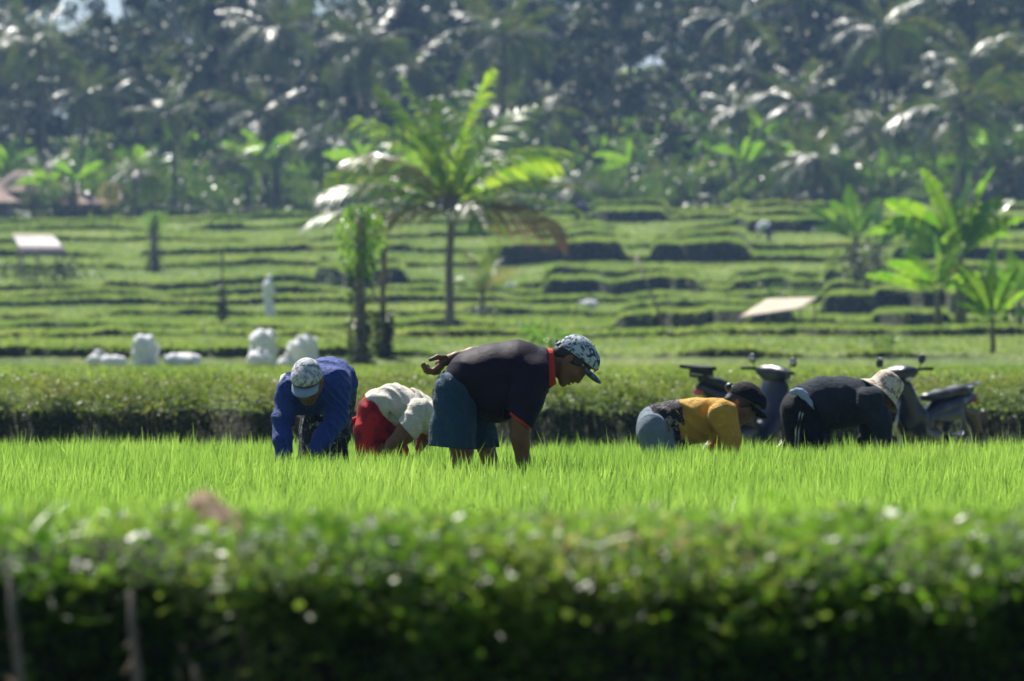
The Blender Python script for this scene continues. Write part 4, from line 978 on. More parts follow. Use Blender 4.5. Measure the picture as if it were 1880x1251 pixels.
# ------------------------------------------------------------------ palms
def frond_geo(L, el, az, droop, n=26, lw=0.055, ll=0.62, seed=0, base=(0, 0, 0)):
    """one feather leaf: curved midrib with hanging leaflets"""
    r = np.random.default_rng(seed); az_v = np.array([math.cos(az), math.sin(az), 0]); side = np.array([-math.sin(az), math.cos(az), 0])
    pts = [np.array(base, float)]; e = el; m = 14
    tw = r.uniform(-0.5, 0.5)
    for i in range(m):
        t_ = i/m; e = el-droop*(t_**1.3)
        pts.append(pts[-1]+(az_v*math.cos(e)+np.array([0, 0, 1])*math.sin(e)+side*tw*0.15*t_)*L/m)
    pts = np.array(pts); T = unit(np.gradient(pts, axis=0)); ro = r.uniform(-.75, .75); upc = np.cross(T[m//2], side); upc *= np.sign(upc[2]+1e-6); side0 = side; side = side*math.cos(ro)+upc*math.sin(ro)
    ts = np.linspace(0.10, 0.995, n); P, D, S, LL, BE = [], [], [], [], []
    for t_ in ts:
        f_ = t_*m; i = min(int(f_), m-1); p = pts[i]*(1-(f_-i))+pts[i+1]*(f_-i); tv = T[min(i+1, m)]
        upv = np.cross(side, tv); upv = upv*np.sign(upv[2]+1e-6)
        ln = L*0.17*ll/0.62*(math.sin(math.pi*min(1, 0.12+t_*0.88))**0.55)*r.uniform(0.85, 1.12)+0.05*L
        for s_ in (-1, 1):
            d_ = tv*0.62+side*s_*0.80+upv*r.uniform(-0.05, 0.28); P.append(p); D.append(d_); LL.append(ln)
            S.append(tv+upv*0.25*s_+r.normal(0, 0.12, 3)); BE.append(np.array([0, 0, -0.32-0.25*r.uniform()])+tv*0.1)
    P, D, S, LL, BE = map(np.array, (P, D, S, LL, BE))
    V, F = blades(P, D, LL, np.full(len(P), lw*L/4), S, BE, 3, [0.6, 1, 0.75, 0.0])
    # the midrib as a thin three-sided strip
    w_ = (0.035*(1-np.linspace(0, 1, m+1))+0.008)*L/4
    V2 = np.concatenate([pts-side*w_[:, None], pts+side*w_[:, None], pts-np.array([0, 0, 1])*w_[:, None]*1.4])
    q = m+1; F2 = np.array([[a+i, a+i+1, b_+i+1, b_+i] for a, b_ in ((0, q), (q, 2*q), (2*q, 0)) for i in range(m)])
    return join([(V, F), (V2, F2)])
def trunk_mb(h, r0, r1, lean=(0, 0), rings=True, n=10):
    mb = MB(); m = 14; pts, rad = [], []
    for i in range(m+1):
        t_ = i/m; pts.append((lean[0]*t_*t_+0.02*math.sin(t_*9), lean[1]*t_*t_, h*t_)); rad.append(r0+(r1-r0)*t_**0.6+(0.012*(i % 2) if rings else 0)+(r0*0.35*(1-t_*8) if t_ < 0.12 else 0))
    mb.tube(pts, rad, n); return mb
def crown_geo(nf, L, seed, lo=-0.35, hi=1.45, n=26, lw=0.055, ll=0.62):
    r = np.random.default_rng(seed); G = []
    for i in range(nf):
        t_ = (i+0.5)/nf; el = hi+(lo-hi)*t_**0.85
        G.append((el, i*2.399+r.uniform(-.25, .25), L*r.uniform(0.85, 1.08)*(0.85+0.15*math.sin(math.pi*t_)), 0.5+1.15*t_+r.uniform(-.15, .2), seed*100+i))
    return [(frond_geo(l_, e, a, dr, n, lw, ll, sd)) for e, a, l_, dr, sd in G]
# the big young palm in the middle of the terraces
def hero_palm():
    d = 171.0; b0 = W(825, 612, d); b0.z = gz(b0.x, d); S = FPX/d
    root = empty('palm_tree', b0, label='young coconut palm with a large ragged crown in the middle of the terraces', cat='palm tree')
    hz = EYE+(HZ-385)/S-b0.z
    trunk_mb(hz, 0.14, 0.11, (0.05, 0)).build('trunk', M['bark'], root)
    R_ = random.Random(5)
    spec = []      # azimuth (0 right, 90 away, 180 left, 270 near), elevation, length m, droop, material
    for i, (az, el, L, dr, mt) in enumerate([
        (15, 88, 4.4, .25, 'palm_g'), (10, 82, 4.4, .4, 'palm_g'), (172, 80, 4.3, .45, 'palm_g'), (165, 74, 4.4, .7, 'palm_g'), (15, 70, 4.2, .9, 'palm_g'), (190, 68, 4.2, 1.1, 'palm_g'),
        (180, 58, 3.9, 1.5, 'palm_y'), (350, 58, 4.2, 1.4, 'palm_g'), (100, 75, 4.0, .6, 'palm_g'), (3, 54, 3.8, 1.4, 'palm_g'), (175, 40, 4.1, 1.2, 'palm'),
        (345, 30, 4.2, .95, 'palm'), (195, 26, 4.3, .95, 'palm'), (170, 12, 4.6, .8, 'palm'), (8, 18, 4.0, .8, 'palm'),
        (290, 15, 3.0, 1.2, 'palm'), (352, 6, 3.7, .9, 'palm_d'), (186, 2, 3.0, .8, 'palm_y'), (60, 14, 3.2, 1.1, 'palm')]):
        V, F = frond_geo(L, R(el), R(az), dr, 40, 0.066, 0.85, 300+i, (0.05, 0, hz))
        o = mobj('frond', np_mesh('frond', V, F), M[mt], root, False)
        if mt == 'palm_d': o['label'] = 'dry brown drooping frond'
        if mt == 'palm_y': o['label'] = 'yellowing frond'
    mb = MB()
    for i in range(16):
        a = i*2.4; mb.tube([(0.05+0.05*math.cos(a), 0.05*math.sin(a), hz-0.25), (0.05+0.16*math.cos(a), 0.16*math.sin(a), hz+0.1), (0.05+0.22*math.cos(a), 0.22*math.sin(a), hz+0.45)], [0.06, 0.05, 0.025], 6)
    mb.build('leaf_sheaths', M['bark'], root)
    for a in (200, 330): 
        mb = MB(); mb.ring((0.05+0.2*math.cos(R(a)), 0.2*math.sin(R(a)), hz-0.1), (0, 0, 1), 0.03, 0.075, 12, 8); mb.build('coconut', M['stem'], root)
hero_palm()
def small_palm(px, py, d, L, nf, label, lean=0.2, trunk=0.5, m='palm', hi=1.35, lo=0.3, seed=3):
    b0 = W(px, py, d); b0.z = gz(b0.x, d); root = empty('palm_tree', b0, label=label, cat='palm tree')
    trunk_mb(trunk, 0.10, 0.08).build('trunk', M['bark'], root)
    for i, (V, F) in enumerate(crown_geo(nf, L, seed, lo, hi, 26, 0.07, 0.75)):
        V = V+np.array([0, 0, trunk-0.05]); mobj('frond', np_mesh('frond', V, F), M['palm_y'] if i % 4 == 1 else M[m], root, False)
small_palm(886, 580, 214, 2.1, 9, 'small young palm with upright yellow-green fronds right of the big palm trunk', seed=8, trunk=0.9, hi=1.5, lo=0.8)
# forest palms: three crowns shared by copies
PALM = []
for v in range(3):
    r0 = empty('palm_tree', (0, 0, 0)); trunk_mb(9.0, 0.2, 0.14, (0.4*(v-1), 0)).build('trunk', M['bark'], r0)
    V, F = join(crown_geo(19+v*2, 4.6, 20+v, -0.5, 1.35, 24, 0.085, 0.8)); V = V+np.array([0.4*(v-1), 0, 9.0])
    mobj('crown', np_mesh('crown', V, F), M['palm_f'], r0, False); PALM.append(r0)
used_p = set()
def forest_palm(px, pyc, d, fr_px, v, rz, label, grp='coconut palms in the hazy forest'):
    """crown centre at (px, pyc), fronds fr_px photograph pixels long"""
    S = FPX/d; k = fr_px/S/4.6; c_ = W(px, pyc, d); zg = gz(c_.x, d); h = c_.z-zg
    loc = (c_.x-0.4*(v-1)*k, d, c_.z-9.0*k)
    if v in used_p: o = copy_tree(PALM[v])
    else: o = PALM[v]; used_p.add(v)
    o.location = loc; o.rotation_euler = (0, 0, rz); o.scale = (k, k, k); tag(o, label, 'palm tree', grp)
    # set the foot on the slope: the trunk is stretched by its own vertical scale
    for ch in o.children:
        if ch.name.startswith('trunk'):
            ch.scale = (1, 1, max(0.2, h/(9.0*k))); ch.location = (0, 0, 9.0-9.0*ch.scale[2])
for a in [(312, 205, 342, 95, 0, 0.3, 'silver-glinting palm standing alone in front of the dark forest at upper left'),
          (505, 55, 352, 125, 1, 1.1, 'tall palm with a straight dark trunk at upper left'),
          (690, 85, 356, 125, 2, 2.0, 'broad grey-green palm crown between the tall trunk and the central palm top'),
          (905, 70, 350, 130, 0, 2.9, 'palm with dark trunk directly above the central palm at the top edge'),
          (1062, 345, 335, 66, 1, 0.5, 'low pale palm at the top of the terraces just right of the big palm'),
          (1470, 190, 345, 110, 2, 0.0, 'palm with bright fronds at upper right, left of the tall dark palm'),
          (1485, 300, 337, 115, 0, 4.0, 'low spreading palm at the forest edge with pale drooping fronds'),
          (1768, 205, 338, 170, 1, 2.2, 'big dark-centred palm at upper right with long silver fronds'),
          (1640, 60, 358, 120, 2, 3.3, 'palm crown near the top edge left of the big right-hand palm'),
          (1870, 330, 335, 95, 0, 5.1, 'low palm cut by the right picture edge above the banana plants'),
          (1345, 205, 350, 80, 1, 5.6, 'small yellow-green palm right of the dark gap in the forest'),
          (95, 330, 340, 80, 2, 1.9, 'low palm in front of the brown roofs at the left'),
          (140, 180, 352, 90, 0, 3.6, 'palm in the forest above the brown roofs at far left'),
          (1350, 40, 362, 110, 0, 0.9, 'hazy palm at the top edge above the small yellow-green palm'),
          (40, 70, 360, 105, 1, 4.4, 'hazy palm in the upper left picture corner'),
          (240, 320, 338, 70, 0, 2.4, 'low palm at the forest edge right of the brown roofs'),
          (430, 300, 340, 75, 2, 5.0, 'low palm at the forest edge below the tall dark trunk'),
          (590, 260, 345, 80, 1, 0.4, 'low palm left of the central palm crown at the forest edge'),
          (1000, 210, 350, 85, 2, 1.4, 'palm showing between the central palm and the dark gap'),
          (1210, 330, 338, 70, 0, 3.1, 'low palm at the foot of the dark gap in the forest'),
          (1600, 240, 346, 85, 1, 2.7, 'mid-height palm between the two bright right-hand palms'),
          (1860, 120, 352, 110, 2, 4.9, 'palm crown at the upper right picture edge')]:
    forest_palm(*a)
rp_ = random.Random(77)
for i in range(9):
    px_ = -60+2000*(i+.5)/9+rp_.uniform(-35, 35)
    if 1075 < px_ < 1235: continue
    forest_palm(px_, rp_.uniform(10, 250), rp_.uniform(350, 374), rp_.uniform(80, 125), i % 3, rp_.uniform(0, 6), 'coconut palm crown lost among the dark trees of the hazy forest', 'palms lost among the forest trees')

# ------------------------------------------------------------------ banana plants
def banana_leaf(L, wd, az, el, droop, base, seed):
    r = np.random.default_rng(seed); m = 16; av = np.array([math.cos(az), math.sin(az), 0]); side = np.array([-math.sin(az), math.cos(az), 0]); up = np.array([0, 0, 1.0])
    pts = [np.array(base, float)]
    for i in range(m):
        e = el-droop*((i/m)**1.5); pts.append(pts[-1]+(av*math.cos(e)+up*math.sin(e))*L/m)
    pts = np.array(pts); T = unit(np.gradient(pts, axis=0)); Vs, Fs = [], []; n = 0
    ro = r.choice([-1, 1])*r.uniform(.35, 1.1); upc = np.cross(T[m//2], side); upc *= np.sign(upc[2]+1e-6); side = side*math.cos(ro)+upc*math.sin(ro)
    for s_ in (-1, 1):
        i = 3
        while i < m:
            ln = int(r.choice([1, 2, 2, 3])); j = min(m, i+ln); vv = []; sag = r.uniform(-0.15, 0.2)
            for q in range(i, j+1):
                t_ = (q-3)/(m-3); hw = wd*0.5*(math.sin(math.pi*min(1, 0.10+0.9*t_))**0.6 if t_ < 0.999 else 0.12)
                nrm = np.cross(T[q], side); nrm *= np.sign(nrm[2]+1e-6)
                sh = T[q]*0.22*hw
                gap = 0.03*L if (q == j and j < m) else 0
                vv += [pts[q], pts[q]-T[q]*gap*0.5+side*s_*hw*0.55+nrm*hw*(0.26-sag*0.3)+sh, pts[q]-T[q]*gap+side*s_*hw+nrm*hw*(0.22-sag)+sh]
            Vs += vv; c_ = j-i+1
            for q in range(c_-1):
                for k in (0, 1): Fs.append([n+q*3+k, n+q*3+k+1, n+q*3+k+4, n+q*3+k+3])
            n += 3*c_; i = j
    w_ = (0.05*(1-np.linspace(0, 1, m+1))+0.008)*L/2
    V2 = np.concatenate([pts-side*w_[:, None]*.5, pts+side*w_[:, None]*.5, pts-up*w_[:, None]*.6]); q = m+1
    F2 = np.array([[a+i, a+i+1, b_+i+1, b_+i] for a, b_ in ((0, q), (q, 2*q), (2*q, 0)) for i in range(m)])
    return join([(np.array(Vs), np.array(Fs)), (V2, F2)])
def banana(px, py, d, h, leaves, label, seed=1, r0=0.13, dead=True, name='banana_plant', group=None):
    b0 = W(px, py, d); b0.z = gz(b0.x, d); root = empty(name, b0, label=label, cat='banana plant', group=group)
    mb = MB(); mb.tube([(0, 0, -0.05), (0.02, 0, h*0.3), (-0.02, 0, h*0.7), (0, 0, h)], [r0*1.25, r0, r0*0.8, r0*0.5], 12); mb.build('trunk', M['stem'], root)
    for i, (az, el, L, dr) in enumerate(leaves):
        V, F = banana_leaf(L, L*0.30, R(az), R(el), dr, (0, 0, h*0.92), seed*50+i); mobj('leaf', np_mesh('leaf', V, F), M['banana'], root, False)
    if dead:
        V, F = banana_leaf(h*0.45, 0.3, R(200), R(-60), 0.4, (0, 0, h*0.88), seed*50+40); mobj('leaf', np_mesh('leaf', V, F), M['palm_d'], root, False)['label'] = 'dead brown hanging leaf'
banana(1763, 610, 171, 2.2, [(165, 72, 3.0, .25), (20, 74, 3.0, .3), (60, 80, 2.8, .3), (150, 84, 2.6, .3), (178, 50, 2.9, .6), (190, 38, 2.8, .75), (12, 58, 2.5, .55), (340, 48, 2.3, .8), (215, 22, 2.2, .9), (345, 66, 2.3, .5), (250, 40, 2.0, 1.0), (30, 40, 2.0, .9), (170, 60, 2.0, .8)], 'tallest banana plant at the right, with long upright leaves', 2, 0.16)
banana(1722, 640, 160, 1.0, [(100, 82, 1.8, .3), (30, 70, 1.7, .5), (178, 22, 2.1, .35), (195, 44, 1.8, .6), (340, 40, 1.4, .8), (150, 60, 1.7, .6)], 'short banana plant just left of the tall one, with a leaf stretched to the left', 3, 0.10, False)
banana(1822, 650, 122, 0.7, [(70, 82, 1.9, .15), (160, 66, 1.5, .4), (185, 54, 1.3, .5), (10, 48, 1.2, .5), (30, 70, 1.4, .35), (350, 20, 1.0, .5), (140, 78, 1.4, .3), (200, 36, 1.0, .5)], 'low bright green banana plant nearest of all at the right edge', 4, 0.06, False)
banana(1872, 600, 178, 0.9, [(120, 76, 1.7, .3), (185, 52, 1.7, .5), (10, 60, 1.5, .6), (60, 66, 1.6, .5)], 'banana plant cut by the right picture edge', 14, 0.10, False)
banana(1572, 532, 247, 2.0, [(120, 80, 2.6, .25), (172, 46, 2.6, .5), (20, 68, 2.3, .5), (60, 56, 2.0, .8), (350, 34, 1.9, .9), (200, 28, 2.2, .8), (260, 40, 1.6, 1.0), (150, 64, 2.2, .5)], 'banana plant with a leaf pointing up, left one of the clump on the middle terraces', 5, 0.16)
banana(1612, 530, 250, 1.6, [(80, 74, 2.2, .4), (10, 40, 2.2, .6), (40, 60, 2.0, .6), (200, 50, 1.8, .8), (330, 44, 1.8, .8), (350, 66, 1.9, .5)], 'banana plant leaning right in the clump on the middle terraces', 6, 0.14)
def shrub(px, py, d, wdt, h, label, seed, m='shrub', n=420, lf=0.2, group=None, name='shrub', cat='shrub', spiky=False):
    b0 = W(px, py, d); b0.z = gz(b0.x, d); root = empty(name, b0, label=label, cat=cat, group=group)
    V, F = shrub_geo(wdt, h, n, lf, seed, spiky); mobj('foliage', np_mesh('foliage', V, F), M[m], root, False)
    mb = MB(); r = random.Random(seed)
    for i in range(4): mb.tube([(0, 0, -0.05), (r.uniform(-.15, .15)*wdt, r.uniform(-.1, .1)*wdt, h*0.4), (r.uniform(-.3, .3)*wdt, r.uniform(-.2, .2)*wdt, h*0.75)], [0.03*h, 0.022*h, 0.008*h], 6, False)
    mb.build('stem', M['wood'], root); return root
def shrub_geo(wdt, h, n, lf, seed, spiky=False):
    r = np.random.default_rng(seed); nc = 9
    C = np.stack([r.uniform(-.42, .42, nc)*wdt, r.uniform(-.35, .35, nc)*wdt, r.uniform(.25, .85, nc)*h], 1)
    k = r.integers(0, nc, n); P = C[k]+r.normal(0, 1, (n, 3))*np.array([wdt*.13, wdt*.12, h*.13]); P[:, 2] = np.clip(P[:, 2], 0.02, None)
    D = (P-np.array([0, 0, h*0.2]))*np.array([1, 1, 0.6])/max(wdt, h)+r.normal(0, .35, (n, 3))+(np.array([0, 0, 1.0]) if spiky else 0)
    return blades(P, D, r.uniform(.6, 1.3, n)*lf, r.uniform(.35, .6, n)*lf*(0.5 if spiky else 1), r.normal(0, 1, (n, 3)), np.array([0, 0, -0.35])*r.uniform(0, 1, (n, 1)), 3, [.3, 1, .8, 0])
shrub(1592, 537, 243, 2.2, 2.2, 'dense dark green undergrowth at the foot of the banana clump on the middle terraces', 3, 'broad', 500, .22)
shrub(1445, 545, 232, 2.3, 0.8, 'low bright bush on the mound left of the banana clump', 4, 'shrub', 300, .16)
shrub(1010, 640, 121, 1.0, 0.55, 'pale green bush just behind the bending man\'s back', 5, 'banana', 260, .12)
shrub(885, 588, 210, 1.7, 0.5, 'dark low bush under the small young palm', 6, 'broad', 260, .12)
shrub(60, 522, 256, 5.0, 1.0, 'dark bushes under the tin-roofed hut', 7, 'broad', 520, .2)
shrub(1610, 648, 122, 0.8, 0.3, 'small weedy bush left of the nearest banana plant', 9, 'shrub', 200, .1)
for px_, nm in ((222, 'left'), (270, 'right')):
    shrub(px_, 832, 37.0+0.2*(px_ > 240), 0.16, 0.21, 'pale broad-leaved weed at the far rice edge, the %s one of two at the left' % nm, px_, 'banana', 26, .09, name='leafy_weed', cat='weed')
# vine-clad trunk, its thinner neighbour and other bare stems
def vine_tree(px, py, d, h, r0, fol_w, fol_h, label, seed, n=600, name='tree', low=True, orange=False, lean=0.0):
    b0 = W(px, py, d); b0.z = gz(b0.x, d); root = empty(name, b0, label=label, cat='tree')
    mb = trunk_mb(h*0.92, r0, r0*0.7, (lean, 0), True); r = random.Random(seed)
    for i in range(5):
        z = h*r.uniform(0.5, 0.9); a = r.uniform(0, 6.28); mb.tube([(lean*(z/h)**2, 0, z), (lean*(z/h)**2+math.cos(a)*.2*fol_w, math.sin(a)*.2*fol_w, z+.12*h)], [r0*.4, r0*.15], 6)
    mb.build('trunk', M['bark'], root)
    q = np.random.default_rng(seed)
    t_ = q.uniform(0, 1, n); rr = fol_w*0.5*np.sqrt(np.clip(1-((t_-0.55)/0.6)**2, 0.05, 1)); a = q.uniform(0, 6.28, n)
    P = np.stack([np.cos(a)*rr*q.uniform(.3, 1, n)+lean, np.sin(a)*rr*q.uniform(.3, 1, n), h-fol_h+fol_h*t_], 1)
    D = np.stack([np.cos(a)*.6, np.sin(a)*.6, q.normal(-.6, .5, n)], 1)
    V, F = blades(P, D, q.uniform(.14, .36, n)*fol_w*.5, q.uniform(.06, .12, n)*fol_w*.6, q.normal(0, 1, (n, 3)), np.array([0, 0, -.5])*q.uniform(0, 1, (n, 1)), 3, [.3, 1, .8, 0])
    mobj('crown', np_mesh('crown', V, F), M['palm_y' if orange else 'banana'], root, False)
    if low:
        m_ = 420; zz = q.uniform(0, h-fol_h, m_)**1.0; zz = np.where(q.uniform(0, 1, m_) < .5, q.uniform(0, .3*h, m_), zz); a = q.uniform(0, 6.28, m_); rr = r0*q.uniform(.8, 1.7, m_)
        P = np.stack([np.cos(a)*rr+lean*(zz/h)**2, np.sin(a)*rr, zz], 1); D = np.stack([np.cos(a), np.sin(a), q.normal(-.3, .5, m_)], 1)
        V, F = blades(P, D, q.uniform(.08, .22, m_), q.uniform(.03, .07, m_), q.normal(0, 1, (m_, 3)), None, 3, [.3, 1, .8, 0]); mobj('vines', np_mesh('vines', V, F), M['broad'], root, False)
vine_tree(662, 662, 116, 3.35, 0.13, 0.98, 1.45, 'stout pollarded trunk wrapped in hanging vines left of the big palm', 1)
vine_tree(704, 648, 119, 2.5, 0.07, 0.34, 1.5, 'thin dead stem with orange leaves beside the vine-clad trunk', 2, 140, orange=True)
vine_tree(283, 488, 268, 2.9, 0.20, 1.2, 0.8, 'lone grey trunk with a leafy foot on the upper left terraces', 3, 260)
vine_tree(408, 604, 196, 2.6, 0.045, 0.30, 1.2, 'very thin upright sapling left of the person in white', 4, 120)
vine_tree(202, 432, 322, 2.4, 0.05, 1.3, 1.5, 'small tree with hanging yellow leaves at the upper left terrace edge', 5, 260, orange=True, low=False)
def pole(a, b_, r_, label, name='pole'):
    r = empty(name, a, label=label, cat='pole'); mb = MB(); v = b_-a
    mb.tube([(0, 0, -0.1), v*0.5+Vector((0.02, 0, 0.02)), v], [r_, r_*0.9, r_*0.7], 8); mb.build('shaft', M['wood'], r)
    mb = MB(); mb.tube([v*0.9, v*0.97+Vector((0.12, 0.05, 0.06))], [r_*0.6, r_*0.3], 6); mb.build('branch_stub', M['wood'], r)
a_ = W(1222, 604, 176); a_.z = gz(a_.x, 176); pole(a_, W(1165, 468, 177), 0.045, 'thin pale pole leaning to the left on the middle terraces')

# ------------------------------------------------------------------ forest (trees one can tell apart)
def tree_geo(seed, h=12.0, wd=7.0, tall=False, n=2600, lf=0.5):
    r = np.random.default_rng(seed); nc = 34
    t_ = r.uniform(0, 1, nc); ang = r.uniform(0, 6.28, nc)
    prof = np.sin(np.pi*(0.12+0.84*t_))**0.7; rad = wd*0.5*prof*np.sqrt(r.uniform(.15, 1, nc))
    C = np.stack([np.cos(ang)*rad, np.sin(ang)*rad, h*(0.28 if not tall else .2)+h*(0.72 if not tall else .8)*t_], 1)
    sz = r.uniform(.55, 1.25, nc)*wd*0.12; k = r.choice(nc, n, p=sz**2/np.sum(sz**2))
    u_ = unit(r.normal(0, 1, (n, 3))); P = C[k]+u_*sz[k][:, None]*r.uniform(.5, 1.1, n)[:, None]*np.array([1.2, 1.2, .8])
    D = u_*np.array([1, 1, .4])+r.normal(0, .4, (n, 3))+np.array([0, 0, -.25])
    V, F = blades(P, D, r.uniform(.6, 1.3, n)*lf, r.uniform(.4, .65, n)*lf, r.normal(0, 1, (n, 3))+np.array([0, 0, .2]), np.array([0, 0, -.3])*r.uniform(0, 1, (n, 1)), 2, [.5, 1, 0])
    mb = trunk_mb(h*0.9, 0.26, 0.07, (0.3*math.sin(seed), 0.2), False, 8)
    for i in range(12):
        c_ = C[int(r.integers(0, nc))]; z0 = max(h*0.2, c_[2]-h*0.15); l_ = (z0/(h*.9))**2
        mb.tube([(0.3*math.sin(seed)*l_, .2*l_, z0), (c_[0]*.5, c_[1]*.5, (z0+c_[2])/2+.1), tuple(c_)], [.10, .07, .03], 6, False)
    return (V, F), mb
TREES = []
for v, (h_, w_, tl) in enumerate(((13, 8, False), (16, 6, True), (10, 9, False), (14, 7, False))):
    g_, mb = tree_geo(50+v, h_, w_, tl); r0 = empty('forest_tree', (0, 0, 0)); mb.build('trunk', M['bark'], r0)
    mobj('crown', np_mesh('crown', *g_), M['broad'], r0, False); TREES.append(r0)
TL = ['dark rounded broadleaf tree in the hazy forest above the terraces', 'tall narrow dark tree in the hazy forest above the terraces',
      'low wide-spreading tree in the hazy forest above the terraces', 'loose dark tree with a broken crown in the hazy forest above the terraces']
TG = ['rounded forest trees', 'tall narrow forest trees', 'low spreading forest trees', 'loose forest trees']
used_t = set(); rr_ = random.Random(21)
for (d0, nrow, ex, s0, s1) in ((366, 10, 120, .50, .85), (382, 13, 120, .8, 1.15), (400, 16, 120, .95, 1.3), (432, 17, 140, 1.0, 1.35), (470, 18, 160, 1.05, 1.45), (515, 18, 180, 1.1, 1.5)):
    for i in range(nrow):
        px_ = -ex+(1880+2*ex)*(i+0.5)/nrow+rr_.uniform(-45, 45); d_ = d0+rr_.uniform(-9, 9); v = rr_.randrange(4); sc_ = rr_.uniform(s0, s1)
        if px_ < 700 and d0 > 420: sc_ *= 0.86
        if 100 < px_ < 230 and d0 > 390 or 560 < px_ < 640 and d0 > 390: sc_ *= 0.72
        x_ = (px_-940)/FPX*d_; o = copy_tree(TREES[v]) if v in used_t else TREES[v]; used_t.add(v)
        o.location = (x_, d_, gz(x_, d_)-0.3); o.rotation_euler = (0, 0, rr_.uniform(0, 6.28)); o.scale = (sc_, sc_, sc_*rr_.uniform(.9, 1.2)); tag(o, TL[v], 'tree', TG[v])
# bananas and bushes along the forest edge, copies of a few
UND = []
for v in range(3):
    r0 = empty('banana_plant', (0, 0, 0)); mb = MB(); mb.tube([(0, 0, -.1), (0, 0, 2.2)], [.16, .09], 8); mb.build('trunk', M['stem'], r0)
    G = [banana_leaf(rr_.uniform(1.6, 2.3), 0.55, i*2.4+v, rr_.uniform(.3, 1.35), rr_.uniform(.4, 1.2), (0, 0, 2.0), 900+v*20+i) for i in range(9)]
    mobj('crown', np_mesh('crown', *join(G)), M['banana'], r0, False); UND.append(r0)
SHR = []
for v in range(3):
    r0 = empty('shrub', (0, 0, 0)); V, F = shrub_geo(3.4, 2.4+.5*v, 620, .34, 70+v, v == 1); mobj('foliage', np_mesh('foliage', V, F), M['shrub'], r0, False)
    mb = MB(); mb.tube([(0, 0, -.1), (.1, 0, .9), (.3, .1, 1.8)], [.07, .05, .02], 6); mb.tube([(0, 0, -.1), (-.2, 0, .9), (-.5, .1, 1.6)], [.06, .04, .02], 6); mb.build('stem', M['wood'], r0); SHR.append(r0)
used_u = set()
def place_u(kind, v, px_, d_, sc_, label, grp, cat):
    lst = UND if kind == 'b' else SHR; key = (kind, v); o = copy_tree(lst[v]) if key in used_u else lst[v]; used_u.add(key)
    x_ = (px_-940)/FPX*d_; o.location = (x_, d_, gz(x_, d_)-0.05); o.rotation_euler = (0, 0, rr_.uniform(0, 6.28)); o.scale = (sc_,)*3; tag(o, label, cat, grp)
for i in range(36): place_u('b', i % 3, -100+2080*(i+.5)/36+rr_.uniform(-25, 25), rr_.uniform(334, 366), rr_.uniform(.7, 1.5), 'blurred banana plant in the undergrowth along the forest edge above the terraces', 'banana plants along the forest edge', 'banana plant')
for i in range(64): place_u('s', i % 3, -110+2100*((i*0.618) % 1.0)+rr_.uniform(-20, 20), 332+48*(i/64)+rr_.uniform(-2, 2), (.6+1.1*i/64)*rr_.uniform(.75, 1.3), 'hazy green bush in the undergrowth along the forest edge above the terraces', 'bushes along the forest edge', 'bush')
def undergrowth():
    p, nr = ground_points(60000, 331, 560, -300, 2200, 0.5); n = len(p)
    V, F = blades(p, np.stack([RNG.normal(0, .5, n), RNG.normal(0, .5, n), np.ones(n)], 1), RNG.uniform(.4, 1.5, n), RNG.uniform(.15, .45, n), None, np.stack([RNG.normal(0, .3, n), RNG.normal(0, .3, n), -.5*np.ones(n)], 1), 2, [.6, 1, 0])
    o = mobj('forest_undergrowth', np_mesh('forest_undergrowth', V, F), M['broad'], None, False); tag(o, 'dark tangled undergrowth covering the forest slope', 'undergrowth', kind='stuff')
undergrowth()

# ------------------------------------------------------------------ huts
M['tin'] = plain('rusty_tin', (0.20, 0.17, 0.17), 0.55, 0.0, var=0.35, nscale=1.5)
M['tile'] = plain('brown_tiles', (0.20, 0.12, 0.09), 0.8, var=0.3, nscale=2, bumps=0.5, bscale=5, bdist=0.05)
M['plaster'] = plain('grey_plaster', (0.30, 0.29, 0.30), 0.9, var=0.2, nscale=1)
M['tarp'] = cloth('pale_tarp', (0.45, 0.38, 0.28), 0.7, 0.1, 0.3, 1.5)
M['pane'] = plain('dark_glass', (0.02, 0.025, 0.03), 0.15)
def hut():
    d = 256; b0 = W(72, 516, d); b0.z = gz(b0.x, d); S = FPX/d; r = empty('field_hut', b0, label='small open field hut with a rusty corrugated tin roof on the left terraces', cat='hut')
    f = lambda px, py, y: Vector(((px-940)/S-b0.x, y, EYE+(HZ-py)/S-b0.z))
    mb = MB()                          # corrugated roof sloping to the camera
    P = []
    for i in range(41):
        t_ = i/40; wv = 0.02*math.cos(i*math.pi/2*2)
        P.append([f(18+74*t_, 430, 1.3)+Vector((0, 0, wv)), f(46+82*t_, 468, -0.9)+Vector((0, 0, wv))])
    mb.grid(P); mb.build('roof', M['tin'], r, solid=0.03)
    for (px, y) in ((44, -.7), (70, -.75), (118, -.7), (30, 1.0), (100, 1.0)):
        mb = MB(); mb.tube([(f(px, 520, y).x, y, -0.1), (f(px, 462, y).x, y, f(0, 462 if y < 0 else 442, 0).z)], .05, 8); mb.build('post', M['wood'], r)
    mb = MB(); mb.box((f(76, 0, 0).x, 0.1, f(0, 503, 0).z), (1.0, .85, .03)); mb.build('floor', M['wood'], r, False)
hut()
